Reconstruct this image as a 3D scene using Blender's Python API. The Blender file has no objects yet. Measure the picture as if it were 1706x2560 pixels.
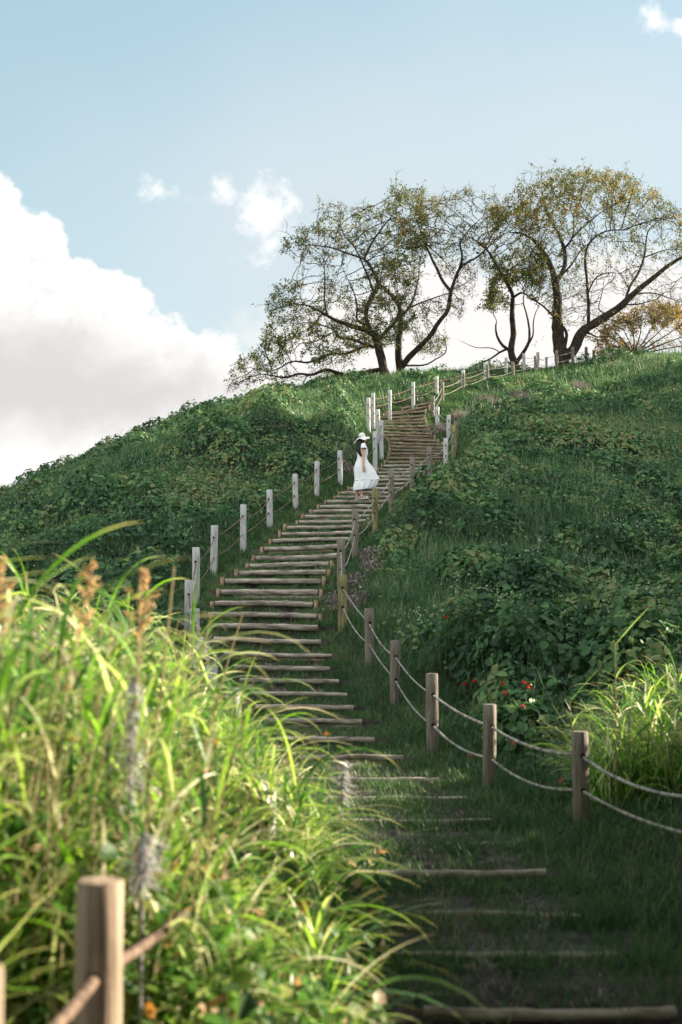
import bpy, math, random
import numpy as np
from mathutils import Vector, kdtree
R = math.radians
rng = np.random.default_rng(7)
random.seed(7)
S = bpy.context.scene
C = S.collection

# ------------------------------------------------------------------ camera, sky, sun, exposure
F = 3500.0            # focal length in pixels of the 1706 x 2560 photograph
PITCH = R(3.6)
E = 1.75              # eye height
cam = bpy.data.objects.new('camera', bpy.data.cameras.new('camera'))
C.objects.link(cam)
cam.location = (0, 0, E)
cam.rotation_euler = (R(90) + PITCH, 0, 0)
cam.data.sensor_fit = 'VERTICAL'
cam.data.sensor_height = 36
cam.data.sensor_width = 24
cam.data.lens = F / 2560 * 36
cam.data.clip_start = 0.1
cam.data.clip_end = 6000
cam.data.dof.use_dof = True
cam.data.dof.focus_distance = 33.5
cam.data.dof.aperture_fstop = 2.3
S.camera = cam
S.view_settings.view_transform = 'Standard'
S.view_settings.look = 'None'
S.view_settings.gamma = 1
S.view_settings.exposure = 1.88

SUN_AZ = R(25)        # how far beyond "due right" the sun stands
SUN_EL = R(20)
sd = Vector((math.cos(SUN_EL) * math.cos(SUN_AZ), math.cos(SUN_EL) * math.sin(SUN_AZ), math.sin(SUN_EL)))
sun = bpy.data.objects.new('sun', bpy.data.lights.new('sun', 'SUN'))
C.objects.link(sun)
sun.data.energy = 5.0
sun.data.angle = R(0.5)
sun.data.color = (1.0, 0.88, 0.70)
sun.rotation_euler = sd.to_track_quat('Z', 'Y').to_euler()


def ray(px, py):
    u = (px - 853.0) / F
    v = (1280.0 - py) / F
    y = math.cos(PITCH) - v * math.sin(PITCH)
    z = math.sin(PITCH) + v * math.cos(PITCH)
    return u / y, z / y


def at(px, py, d):
    a, b = ray(px, py)
    return np.array((a * d, d, E + b * d))


def build_world():
    w = bpy.data.worlds.new('World')
    S.world = w
    w.use_nodes = True
    nt = w.node_tree
    nt.nodes.clear()
    N = nt.nodes.new
    L = nt.links.new
    out = N('ShaderNodeOutputWorld')
    bg = N('ShaderNodeBackground')
    bg.inputs[1].default_value = 0.1
    L(bg.outputs[0], out.inputs[0])
    sky = N('ShaderNodeTexSky')
    sky.sky_type = 'NISHITA'
    sky.sun_disc = False
    sky.sun_elevation = SUN_EL
    sky.sun_rotation = R(90) - SUN_AZ
    sky.air_density = 1.0
    sky.dust_density = 0.6
    sky.ozone_density = 1.6
    tc = N('ShaderNodeTexCoord')
    sep = N('ShaderNodeSeparateXYZ')
    L(tc.outputs['Generated'], sep.inputs[0])

    def m(op, a, b=None, c=None, clamp=False):
        n = N('ShaderNodeMath')
        n.operation = op
        n.use_clamp = clamp
        for i, q in enumerate((a, b, c)):
            if q is None:
                continue
            if isinstance(q, (int, float)):
                n.inputs[i].default_value = q
            else:
                L(q, n.inputs[i])
        return n.outputs[0]

    yy = m('MAXIMUM', sep.outputs[1], 0.05)
    tx = m('DIVIDE', sep.outputs[0], yy)
    tz = m('DIVIDE', sep.outputs[2], yy)
    comb = N('ShaderNodeCombineXYZ')
    L(tx, comb.inputs[0])
    L(tz, comb.inputs[1])

    def noise(scale, detail, rough=0.55, off=0.0, vec=None, dist=0.0):
        n = N('ShaderNodeTexNoise')
        n.inputs['Scale'].default_value = scale
        n.inputs['Detail'].default_value = detail
        n.inputs['Roughness'].default_value = rough
        n.inputs['Distortion'].default_value = dist
        mp = N('ShaderNodeMapping')
        mp.inputs['Location'].default_value = (off, off * 0.7, off * 0.3)
        L(vec or comb.outputs[0], mp.inputs[0])
        L(mp.outputs[0], n.inputs[0])
        return n.outputs[0]

    # warp the coordinates a little so the outline billows
    warp = N('ShaderNodeTexNoise')
    warp.inputs['Scale'].default_value = 16
    warp.inputs['Detail'].default_value = 7
    warp.inputs['Roughness'].default_value = 0.6
    L(comb.outputs[0], warp.inputs[0])
    vs = N('ShaderNodeVectorMath')
    vs.operation = 'SUBTRACT'
    L(warp.outputs[1], vs.inputs[0])
    vs.inputs[1].default_value = (0.5, 0.5, 0.5)
    vm = N('ShaderNodeVectorMath')
    vm.operation = 'SCALE'
    L(vs.outputs[0], vm.inputs[0])
    vm.inputs['Scale'].default_value = 0.055
    va = N('ShaderNodeVectorMath')
    va.operation = 'ADD'
    L(comb.outputs[0], va.inputs[0])
    L(vm.outputs[0], va.inputs[1])
    wv = va.outputs[0]

    def blobs(lst, vec):
        acc = None
        for (px, py, rx, ry) in lst:
            a, b = ray(px, py)
            mp = N('ShaderNodeMapping')
            mp.vector_type = 'POINT'
            sx, sy = F / rx, F / ry
            mp.inputs['Scale'].default_value = (sx, sy, 0)
            mp.inputs['Location'].default_value = (-a * sx, -b * sy, 0)
            L(vec, mp.inputs[0])
            ln = N('ShaderNodeVectorMath')
            ln.operation = 'LENGTH'
            L(mp.outputs[0], ln.inputs[0])
            v = m('SUBTRACT', 1.0, ln.outputs['Value'])
            v = m('MULTIPLY', v, min(rx, ry) / 100.0)
            if acc is None:
                acc = v
            else:
                n = N('ShaderNodeMath')
                n.operation = 'SMOOTH_MAX'
                L(acc, n.inputs[0])
                L(v, n.inputs[1])
                n.inputs[2].default_value = 0.12
                acc = n.outputs[0]
        return acc

    big = blobs([(-60, 560, 120, 130), (60, 640, 125, 110), (150, 740, 110, 130), (270, 790, 120, 110), (20, 850, 300, 240),
                 (400, 860, 130, 100), (500, 930, 130, 130), (300, 980, 320, 190), (610, 1000, 120, 110), (-200, 700, 260, 300),
                 (-450, 900, 350, 300), (60, 1110, 150, 60), (-40, 1200, 230, 90)], wv)
    far = blobs([(860, 860, 300, 150), (1100, 800, 240, 190), (1330, 820, 300, 160), (1500, 690, 150, 110), (1650, 760, 260, 150),
                 (1900, 700, 260, 200), (700, 940, 300, 90), (1200, 950, 800, 80)], wv)
    wisp = blobs([(395, 472, 62, 26), (548, 462, 36, 48), (655, 470, 55, 30), (715, 520, 38, 50), (625, 560, 52, 34), (690, 600, 45, 28),
                  (640, 520, 70, 70), (1635, 60, 40, 50), (1700, 100, 34, 34), (660, 640, 60, 30)], wv)
    fine = noise(30, 8, 0.6)
    fine2 = noise(75, 6, 0.6, 3.1)

    def rampmap(v, lo, hi):
        n = N('ShaderNodeMapRange')
        n.interpolation_type = 'SMOOTHSTEP'
        L(v, n.inputs[0])
        n.inputs[1].default_value = lo
        n.inputs[2].default_value = hi
        return n.outputs[0]
    fn = m('SUBTRACT', fine, 0.5)
    fn2 = m('SUBTRACT', fine2, 0.5)
    bigd = m('ADD', m('ADD', big, m('MULTIPLY', fn, 0.6)), m('MULTIPLY', fn2, 0.22))
    mask_big = rampmap(bigd, -0.07, 0.13)
    fard = m('ADD', far, m('MULTIPLY', fn, 1.5))
    mask_far = m('MULTIPLY', rampmap(fard, -0.15, 0.75), 0.97)
    wd = m('ADD', m('ADD', wisp, m('MULTIPLY', fn, 0.95)), m('MULTIPLY', fn2, 0.9))
    mask_w = m('MULTIPLY', rampmap(wd, -0.08, 0.4), 0.8)
    # the thin, pale high haze that spreads over the middle of the sky
    thin = blobs([(980, 620, 1150, 620), (1500, 380, 800, 500)], comb.outputs[0])
    mask_t = m('MULTIPLY', rampmap(m('ADD', thin, m('MULTIPLY', m('SUBTRACT', noise(5, 4, 0.5, 5.0), 0.5), 4.0)), -1.8, 5.0), 0.72)
    # interior relief of the big cloud: grey base, white billowing tops
    base = blobs([(60, 960, 420, 130), (330, 985, 330, 80), (-300, 950, 500, 180)], wv)
    relief = noise(20, 6, 0.55, 1.7)
    g = rampmap(m('ADD', base, m('MULTIPLY', m('SUBTRACT', relief, 0.5), 1.6)), -0.9, 1.0)
    relief2 = rampmap(noise(34, 7, 0.6, 2.3, wv), 0.36, 0.62)
    up = rampmap(bigd, 0.1, 1.2)

    def mixc(fac, a, b):
        n = N('ShaderNodeMix')
        n.data_type = 'RGBA'
        if isinstance(fac, (int, float)):
            n.inputs[0].default_value = fac
        else:
            L(fac, n.inputs[0])
        for sock, q in ((n.inputs[6], a), (n.inputs[7], b)):
            if isinstance(q, tuple):
                sock.default_value = q
            else:
                L(q, sock)
        return n.outputs[2]
    K = 1 / 0.115
    white = (0.355 * K, 0.346 * K, 0.338 * K, 1)
    soft = (0.29 * K, 0.287 * K, 0.284 * K, 1)
    grey = (0.237 * K, 0.232 * K, 0.229 * K, 1)
    body = mixc(m('MULTIPLY', m('SUBTRACT', 1.0, relief2), m('MULTIPLY', up, 0.85)), white, soft)
    body = mixc(g, body, grey)
    # the sky itself, made a little paler than a clean one
    tint = N('ShaderNodeMix')
    tint.data_type = 'RGBA'
    tint.blend_type = 'MULTIPLY'
    tint.inputs[0].default_value = 1
    L(sky.outputs[0], tint.inputs[6])
    tint.inputs[7].default_value = (0.80, 0.83, 0.70, 1)
    col = tint.outputs[2]
    col = mixc(0.62, col, (0.156 * K, 0.200 * K, 0.217 * K, 1))
    col = mixc(mask_t, col, (0.235 * K, 0.258 * K, 0.268 * K, 1))
    col = mixc(mask_w, col, (0.345 * K, 0.345 * K, 0.343 * K, 1))
    col = mixc(mask_far, col, (0.32 * K, 0.311 * K, 0.302 * K, 1))
    col = mixc(mask_big, col, body)
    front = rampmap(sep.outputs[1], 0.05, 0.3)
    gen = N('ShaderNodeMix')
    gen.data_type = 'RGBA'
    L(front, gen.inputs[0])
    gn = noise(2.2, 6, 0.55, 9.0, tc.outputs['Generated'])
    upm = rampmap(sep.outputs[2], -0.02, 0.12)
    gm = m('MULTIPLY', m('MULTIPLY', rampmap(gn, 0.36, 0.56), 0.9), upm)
    back = mixc(gm, tint.outputs[2], (0.72 * K, 0.71 * K, 0.69 * K, 1))  # bright clouds added behind the view to fill the shaded hill with light
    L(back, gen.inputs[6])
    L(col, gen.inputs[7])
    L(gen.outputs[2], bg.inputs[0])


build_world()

# ------------------------------------------------------------------ helpers


def tag(o, label=None, cat=None, group=None, kind=None):
    if label:
        o['label'] = label
    if cat:
        o['category'] = cat
    if group:
        o['group'] = group
    if kind:
        o['kind'] = kind
    return o


def empty(name, loc, rz=0.0):
    o = bpy.data.objects.new(name, None)
    C.objects.link(o)
    o.location = tuple(float(q) for q in loc)
    o.rotation_euler = (0, 0, rz)
    o.empty_display_size = 0.2
    return o


def link_mesh(name, me, mat, parent=None, smooth=True):
    o = bpy.data.objects.new(name, me)
    C.objects.link(o)
    if mat:
        me.materials.append(mat)
    if smooth:
        me.polygons.foreach_set('use_smooth', np.ones(len(me.polygons), dtype=bool))
    if parent:
        o.parent = parent
    return o


def mesh_np(name, verts, faces, attrs=None):
    """verts (N,3); faces: list of integer arrays, each (M,k)."""
    me = bpy.data.meshes.new(name)
    verts = np.asarray(verts, dtype=np.float32)
    me.vertices.add(len(verts))
    me.vertices.foreach_set('co', verts.ravel())
    if not isinstance(faces, list):
        faces = [faces]
    faces = [np.asarray(f, dtype=np.int32) for f in faces if len(f)]
    idx = np.concatenate([f.ravel() for f in faces])
    tot = np.concatenate([np.full(len(f), f.shape[1], dtype=np.int32) for f in faces])
    start = np.concatenate([[0], np.cumsum(tot)[:-1]]).astype(np.int32)
    me.loops.add(len(idx))
    me.loops.foreach_set('vertex_index', idx)
    me.polygons.add(len(tot))
    me.polygons.foreach_set('loop_start', start)
    me.polygons.foreach_set('loop_total', tot)
    if attrs:
        for k, v in attrs.items():
            a = me.attributes.new(k, 'FLOAT', 'POINT')
            a.data.foreach_set('value', np.asarray(v, dtype=np.float32))
    me.update(calc_edges=True)
    return me


class Acc:
    """Collects pieces (verts, quads, attributes) into one mesh."""

    def __init__(self):
        self.v, self.f, self.a, self.b, self.n = [], [], [], [], 0

    def add(self, v, f, rnd=None, t=None):
        v = np.asarray(v, dtype=np.float64)
        f = np.asarray(f, dtype=np.int64)
        self.v.append(v)
        self.f.append(f + self.n)
        self.a.append(np.full(len(v), 0.5) if rnd is None else np.broadcast_to(rnd, (len(v),)))
        self.b.append(np.zeros(len(v)) if t is None else np.broadcast_to(t, (len(v),)))
        self.n += len(v)

    def mesh(self, name):
        quads = [f for f in self.f if f.shape[1] == 4]
        tris = [f for f in self.f if f.shape[1] == 3]
        hexs = {}
        for f in self.f:
            if f.shape[1] > 4:
                hexs.setdefault(f.shape[1], []).append(f)
        fl = []
        if quads:
            fl.append(np.concatenate(quads))
        if tris:
            fl.append(np.concatenate(tris))
        for k in hexs:
            fl.append(np.concatenate(hexs[k]))
        return mesh_np(name, np.concatenate(self.v), fl, {'rnd': np.concatenate(self.a), 't': np.concatenate(self.b)})

    def obj(self, name, mat, parent=None, smooth=True):
        return link_mesh(name, self.mesh(name), mat, parent, smooth)


# --- numpy value noise
_lat = rng.random((64, 64))


def vnoise(x, y):
    xi = np.floor(x).astype(int)
    yi = np.floor(y).astype(int)
    fx = x - xi
    fy = y - yi
    fx = fx * fx * (3 - 2 * fx)
    fy = fy * fy * (3 - 2 * fy)
    a = _lat[xi % 64, yi % 64]
    b = _lat[(xi + 1) % 64, yi % 64]
    c = _lat[xi % 64, (yi + 1) % 64]
    d = _lat[(xi + 1) % 64, (yi + 1) % 64]
    return (a * (1 - fx) + b * fx) * (1 - fy) + (c * (1 - fx) + d * fx) * fy


def fbm(x, y, s=1.0, oct=4, off=0.0):
    x = np.asarray(x, float) * s + off
    y = np.asarray(y, float) * s + off * 1.7
    r = 0
    a = 0.5
    for k in range(oct):
        r = r + a * vnoise(x, y)
        x = x * 2.03 + 11.3
        y = y * 2.03 + 5.7
        a *= 0.5
    return r / (1 - 0.5 ** oct)


# --- blades: arrays of tapered ribbons
def blades(acc, base, h, w, az, th0, th1, segs=4, rnd=None, wprof=None, twist=0.0):
    n = len(base)
    if n == 0:
        return
    t = np.linspace(0, 1, segs + 1)
    h = np.broadcast_to(h, (n,))
    w = np.broadcast_to(w, (n,))
    az = np.broadcast_to(az, (n,))
    th0 = np.broadcast_to(th0, (n,))
    th1 = np.broadcast_to(th1, (n,))
    pos = np.zeros((n, segs + 1, 3))
    pos[:, 0] = base
    dx, dy = np.cos(az), np.sin(az)
    for k in range(segs):
        tm = (t[k] + t[k + 1]) / 2
        th = th0 + th1 * tm ** 1.3
        st = (h / segs)
        pos[:, k + 1, 0] = pos[:, k, 0] + dx * np.sin(th) * st
        pos[:, k + 1, 1] = pos[:, k, 1] + dy * np.sin(th) * st
        pos[:, k + 1, 2] = pos[:, k, 2] + np.cos(th) * st
    tw = rng.uniform(-1, 1, n) * twist
    wp = (1 - t ** 2.2) * np.minimum(1, 0.55 + 2.0 * t) if wprof is None else wprof(t)
    vs = np.zeros((n, segs + 1, 2, 3))
    for k in range(segs + 1):
        a = tw * t[k]
        sx, sy = -dy * np.cos(a), dx * np.cos(a)
        sz = np.sin(a)
        hw = w * wp[k] / 2
        sv = np.stack([sx, sy, sz], 1) * hw[:, None]
        vs[:, k, 0] = pos[:, k] - sv
        vs[:, k, 1] = pos[:, k] + sv
    v = vs.reshape(-1, 3)
    per = (segs + 1) * 2
    q = []
    for k in range(segs):
        q.append([2 * k, 2 * k + 1, 2 * k + 3, 2 * k + 2])
    q = np.array(q)
    f = (np.arange(n)[:, None, None] * per + q[None]).reshape(-1, 4)
    if rnd is None:
        rnd = rng.random(n)
    acc.add(v, f, np.repeat(rnd, per), np.tile(np.repeat(t, 2), n))
    return pos


def leaves(acc, pos, size, nrm, rnd=None, fold=0.25, aspect=0.75):
    """Folded leaves: 6 vertices, 2 quads each, around a midrib."""
    n = len(pos)
    if n == 0:
        return
    size = np.broadcast_to(size, (n,))
    nrm = nrm / np.linalg.norm(nrm, axis=1)[:, None]
    r = rng.normal(size=(n, 3))
    a = np.cross(nrm, r)
    a /= np.linalg.norm(a, axis=1)[:, None]
    b = np.cross(nrm, a)
    L0 = np.array([(-0.5, 0, 0), (-0.12, 0.5, 1), (0.28, 0.36, 1), (0.55, 0, 0), (0.28, -0.36, 1), (-0.12, -0.5, 1)])
    v = (pos[:, None] + size[:, None, None] * (L0[None, :, 0:1] * a[:, None] + L0[None, :, 1:2] * aspect * b[:, None]
         + L0[None, :, 2:3] * fold * 0.5 * nrm[:, None])).reshape(-1, 3)
    q = np.array([[0, 3, 2, 1], [0, 5, 4, 3]])
    f = (np.arange(n)[:, None, None] * 6 + q[None]).reshape(-1, 4)
    if rnd is None:
        rnd = rng.random(n)
    acc.add(v, f, np.repeat(rnd, 6), np.tile(np.array([0, .4, .7, 1, .7, .4]), n))


def tube(acc, pts, rad, sides=8, cap=True, rnd=None, ridge=0.0, ridge_k=0.0, wob=0.0, flat=None):
    pts = np.asarray(pts, float)
    n = len(pts)
    rad = np.broadcast_to(rad, (n,)).astype(float)
    tan = np.gradient(pts, axis=0)
    tan /= (np.linalg.norm(tan, axis=1)[:, None] + 1e-9)
    up = np.array((0, 0, 1.0)) if abs(tan[0, 2]) < 0.9 else np.array((1.0, 0, 0))
    a = np.cross(tan[0], up)
    a /= np.linalg.norm(a)
    ang = np.arange(sides) / sides * 2 * np.pi
    vs = np.zeros((n, sides, 3))
    s = 0.0
    for i in range(n):
        a = a - tan[i] * np.dot(a, tan[i])
        a /= (np.linalg.norm(a) + 1e-9)
        b = np.cross(tan[i], a)
        if i:
            s += np.linalg.norm(pts[i] - pts[i - 1])
        r = rad[i] * (1 + ridge * np.abs(np.sin(1.5 * ang + ridge_k * s)) + (rng.normal(0, wob, sides) if wob else 0))
        vs[i] = pts[i] + (np.cos(ang) * r)[:, None] * a + (np.sin(ang) * r)[:, None] * b
    v = vs.reshape(-1, 3)
    i = np.arange(n - 1)[:, None] * sides
    j = np.arange(sides)[None]
    j2 = (j + 1) % sides
    f = np.stack([i + j, i + j2, i + sides + j2, i + sides + j], -1).reshape(-1, 4)
    t = np.repeat(np.linspace(0, 1, n), sides)
    if cap:
        acc.add(v, f, rnd, t)
        k = acc.n - len(v)
        for e, c in ((0, pts[0]), (n - 1, pts[-1])):
            ring = vs[e]
            acc.add(np.vstack([ring, c[None]]), np.array([[q, (q + 1) % sides, sides] for q in range(sides)]), rnd, 1.0 if e else 0.0)
    else:
        acc.add(v, f, rnd, t)


# ------------------------------------------------------------------ materials
def new_mat(name):
    m = bpy.data.materials.new(name)
    m.use_nodes = True
    nt = m.node_tree
    nt.nodes.clear()
    out = nt.nodes.new('ShaderNodeOutputMaterial')
    return m, nt, out


def ramp(nt, stops, src, interp='LINEAR'):
    r = nt.nodes.new('ShaderNodeValToRGB')
    r.color_ramp.interpolation = interp
    e = r.color_ramp.elements
    while len(e) > 1:
        e.remove(e[-1])
    e[0].position = stops[0][0]
    e[0].color = (*stops[0][1], 1)
    for p, c in stops[1:]:
        q = e.new(p)
        q.color = (*c, 1)
    nt.links.new(src, r.inputs[0])
    return r.outputs[0]


def foliage(name, stops, trans=0.35, rough=0.5, tip=None, spec=0.4, tcol=1.0):
    m, nt, out = new_mat(name)
    N, L = nt.nodes.new, nt.links.new
    at_ = N('ShaderNodeAttribute')
    at_.attribute_name = 'rnd'
    col = ramp(nt, stops, at_.outputs['Fac'])
    if tip:
        a2 = N('ShaderNodeAttribute')
        a2.attribute_name = 't'
        mr = N('ShaderNodeMapRange')
        mr.inputs[1].default_value = tip[1]
        mr.inputs[2].default_value = 1.0
        L(a2.outputs['Fac'], mr.inputs[0])
        mx = N('ShaderNodeMix')
        mx.data_type = 'RGBA'
        L(mr.outputs[0], mx.inputs[0])
        L(col, mx.inputs[6])
        mx.inputs[7].default_value = (*tip[0], 1)
        col = mx.outputs[2]
    p = N('ShaderNodeBsdfPrincipled')
    p.inputs['Roughness'].default_value = rough
    p.inputs['Specular IOR Level'].default_value = spec
    L(col, p.inputs['Base Color'])
    tr = N('ShaderNodeBsdfTranslucent')
    if tcol != 1.0:
        hs = N('ShaderNodeHueSaturation')
        hs.inputs['Value'].default_value = tcol
        hs.inputs['Saturation'].default_value = 1.1
        L(col, hs.inputs['Color'])
        L(hs.outputs[0], tr.inputs[0])
    else:
        L(col, tr.inputs[0])
    mix = N('ShaderNodeMixShader')
    mix.inputs[0].default_value = trans
    L(p.outputs[0], mix.inputs[1])
    L(tr.outputs[0], mix.inputs[2])
    L(mix.outputs[0], out.inputs[0])
    return m


def surface(name, c1, c2, scale=8.0, rough=0.85, stretch=(1, 1, 1), bump=0.3, detail=6, c3=None, dist=0.02, coord='Object', contrast=(0.36, 0.62)):
    m, nt, out = new_mat(name)
    N, L = nt.nodes.new, nt.links.new
    tc = N('ShaderNodeTexCoord')
    mp = N('ShaderNodeMapping')
    mp.inputs['Scale'].default_value = stretch
    L(tc.outputs[coord], mp.inputs[0])
    # each separate object gets its own piece of the grain
    oi = N('ShaderNodeObjectInfo')
    ad = N('ShaderNodeVectorMath')
    ad.operation = 'ADD'
    cb = N('ShaderNodeCombineXYZ')
    ml = N('ShaderNodeMath')
    ml.operation = 'MULTIPLY'
    ml.inputs[1].default_value = 37.0
    L(oi.outputs['Random'], ml.inputs[0])
    for i in range(3):
        L(ml.outputs[0], cb.inputs[i])
    L(mp.outputs[0], ad.inputs[0])
    L(cb.outputs[0], ad.inputs[1])
    no = N('ShaderNodeTexNoise')
    no.inputs['Scale'].default_value = scale
    no.inputs['Detail'].default_value = detail
    no.inputs['Roughness'].default_value = 0.6
    L(ad.outputs[0], no.inputs[0])
    st = [(contrast[0], c1), (contrast[1], c2)]
    if c3:
        st.append((min(1, contrast[1] + 0.12), c3))
    col = ramp(nt, st, no.outputs[0])
    p = N('ShaderNodeBsdfPrincipled')
    p.inputs['Roughness'].default_value = rough
    p.inputs['Specular IOR Level'].default_value = 0.25
    L(col, p.inputs['Base Color'])
    if bump:
        b = N('ShaderNodeBump')
        b.inputs['Strength'].default_value = bump
        b.inputs['Distance'].default_value = dist
        L(no.outputs[0], b.inputs['Height'])
        L(b.outputs[0], p.inputs['Normal'])
    L(p.outputs[0], out.inputs[0])
    return m


M = {}
M['soil'] = surface('soil', (0.012, 0.015, 0.008), (0.035, 0.038, 0.02), 3.0, 0.95, bump=0.6)
M['path'] = surface('path_earth', (0.03, 0.025, 0.022), (0.10, 0.083, 0.075), 6.0, 0.95, bump=0.7)
M['post_pale'] = surface('weathered_pale_wood', (0.34, 0.34, 0.33), (0.56, 0.555, 0.54), 9.0, 0.85, (6, 6, 0.5), 0.6, c3=(0.62, 0.61, 0.6))
M['post_grey'] = surface('weathered_grey_wood', (0.13, 0.11, 0.09), (0.27, 0.235, 0.195), 9.0, 0.85, (6, 6, 0.5), 0.7, c3=(0.33, 0.29, 0.24))
M['post_moss'] = surface('mossy_wood', (0.12, 0.10, 0.06), (0.28, 0.27, 0.11), 5.0, 0.9, (4, 4, 0.7), 0.6, c3=(0.3, 0.27, 0.2))
M['post_near'] = surface('sunny_wood', (0.17, 0.12, 0.08), (0.46, 0.35, 0.25), 6.0, 0.8, (7, 7, 0.35), 1.0, c3=(0.55, 0.43, 0.32))  # brown wood of the nearest left posts
M['hole'] = surface('dark_hole', (0.01, 0.01, 0.01), (0.02, 0.02, 0.02), 9.0, 0.95, bump=0)
M['log'] = surface('step_log', (0.15, 0.12, 0.095), (0.46, 0.40, 0.34), 5.0, 0.85, (0.8, 4, 4), 0.5, c3=(0.6, 0.54, 0.47), dist=0.01)
M['log_red'] = surface('step_log_reddish', (0.11, 0.07, 0.05), (0.32, 0.23, 0.17), 5.0, 0.85, (0.8, 4, 4), 0.8, c3=(0.46, 0.38, 0.3))
M['stake'] = surface('cut_stake', (0.30, 0.17, 0.10), (0.56, 0.38, 0.26), 14.0, 0.85, bump=0.3)
M['rope'] = surface('rope_fibre', (0.13, 0.12, 0.105), (0.40, 0.385, 0.35), 14.0, 0.9, bump=0.5, dist=0.004)
M['rope_brown'] = surface('rope_fibre_brown', (0.06, 0.04, 0.028), (0.22, 0.15, 0.105), 30.0, 0.9, bump=0.5, dist=0.004)
M['bark'] = surface('bark', (0.02, 0.014, 0.011), (0.07, 0.05, 0.038), 12.0, 0.9, (1, 1, 0.4), 0.8)
M['twig'] = surface('dead_twig', (0.16, 0.15, 0.15), (0.36, 0.34, 0.33), 12.0, 0.9, bump=0.3)

G1 = [(0.0, (0.020, 0.055, 0.022)), (0.35, (0.035, 0.095, 0.035)), (0.7, (0.06, 0.14, 0.045)), (0.9, (0.10, 0.18, 0.06)), (1.0, (0.17, 0.19, 0.09))]
M['grass'] = foliage('short_grass', [(0.0, (0.035, 0.085, 0.03)), (0.4, (0.07, 0.15, 0.045)), (0.8, (0.12, 0.21, 0.07)), (1.0, (0.26, 0.25, 0.13))], 0.35, 0.5, spec=0.25)
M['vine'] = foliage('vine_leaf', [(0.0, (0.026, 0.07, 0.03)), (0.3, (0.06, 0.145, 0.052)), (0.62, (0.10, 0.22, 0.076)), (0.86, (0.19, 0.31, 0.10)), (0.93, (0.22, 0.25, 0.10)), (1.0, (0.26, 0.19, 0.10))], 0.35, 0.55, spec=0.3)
M['hillgrass'] = foliage('hill_grass', [(0.0, (0.04, 0.105, 0.042)), (0.5, (0.095, 0.195, 0.072)), (0.85, (0.18, 0.29, 0.115)), (1.0, (0.36, 0.36, 0.23))], 0.35, 0.5, spec=0.3)
M['dead'] = foliage('dead_weed', [(0.0, (0.11, 0.09, 0.08)), (0.5, (0.24, 0.20, 0.18)), (1.0, (0.42, 0.36, 0.32))], 0.2, 0.8, spec=0.2)
M['tall'] = foliage('tall_grass_blade', [(0.0, (0.03, 0.09, 0.02)), (0.35, (0.09, 0.21, 0.045)), (0.6, (0.21, 0.42, 0.05)), (0.84, (0.48, 0.64, 0.14)), (1.0, (0.86, 0.78, 0.56))],
                    0.42, 0.33, tip=((0.55, 0.47, 0.22), 0.7), spec=0.6, tcol=1.35)
M['cane'] = foliage('cane', [(0.0, (0.28, 0.27, 0.12)), (0.5, (0.45, 0.37, 0.22)), (1.0, (0.55, 0.42, 0.28))], 0.25, 0.5, tcol=1.2)
M['seed'] = foliage('seed_head', [(0.0, (0.42, 0.27, 0.13)), (0.5, (0.6, 0.42, 0.22)), (1.0, (0.76, 0.58, 0.36))], 0.45, 0.6, tcol=1.4)
M['lowleaf'] = foliage('low_leaf', [(0.0, (0.02, 0.06, 0.015)), (0.5, (0.08, 0.17, 0.04)), (0.75, (0.16, 0.24, 0.06)), (0.86, (0.3, 0.34, 0.14)), (0.93, (0.32, 0.15, 0.05)), (1.0, (0.55, 0.42, 0.28))], 0.4, 0.55, spec=0.3, tcol=1.3)
TL = [(0.0, (0.05, 0.065, 0.028)), (0.4, (0.10, 0.125, 0.04)), (0.75, (0.17, 0.18, 0.06)), (0.92, (0.2, 0.17, 0.06)), (1.0, (0.45, 0.2, 0.04))]
M['leaf_green'] = foliage('tree_leaf_green', TL, 0.45, 0.6, spec=0.2, tcol=1.25)
M['leaf_autumn'] = foliage('tree_leaf_autumn', [(0.0, (0.055, 0.07, 0.028)), (0.45, (0.10, 0.125, 0.04)), (0.74, (0.16, 0.16, 0.055)), (0.89, (0.28, 0.19, 0.06)), (1.0, (0.5, 0.24, 0.06))], 0.45, 0.6, tcol=1.25, spec=0.2)
M['leaf_orange'] = foliage('tree_leaf_orange', [(0.0, (0.12, 0.12, 0.05)), (0.5, (0.30, 0.22, 0.08)), (1.0, (0.48, 0.28, 0.10))], 0.4, 0.5, tcol=1.1)
M['leaf_dark'] = foliage('tree_leaf_dark', [(0.0, (0.03, 0.05, 0.02)), (1.0, (0.08, 0.11, 0.04))], 0.15, 0.5)
M['red'] = foliage('red_petal', [(0.0, (0.55, 0.015, 0.02)), (1.0, (0.75, 0.05, 0.03))], 0.35, 0.4)
M['orange'] = foliage('orange_petal', [(0.0, (0.75, 0.2, 0.01)), (1.0, (0.85, 0.33, 0.02))], 0.35, 0.4)
M['stem'] = foliage('green_stem', [(0.0, (0.05, 0.12, 0.03)), (1.0, (0.1, 0.18, 0.05))], 0.2, 0.5)
M['skin'] = surface('skin', (0.56, 0.31, 0.2), (0.62, 0.36, 0.24), 5.0, 0.5, bump=0)
M['cloth'] = surface('white_cotton', (0.80, 0.81, 0.84), (0.86, 0.87, 0.89), 12.0, 0.85, bump=0.15)
M['straw'] = surface('white_hat_cloth', (0.76, 0.74, 0.70), (0.84, 0.82, 0.78), 60.0, 0.85, bump=0.3)
M['hair'] = surface('black_hair', (0.008, 0.006, 0.006), (0.02, 0.015, 0.014), 40.0, 0.35, (8, 8, 0.4), 0.4)
M['shoe'] = surface('white_leather', (0.78, 0.76, 0.74), (0.82, 0.8, 0.78), 8.0, 0.5, bump=0)

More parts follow.
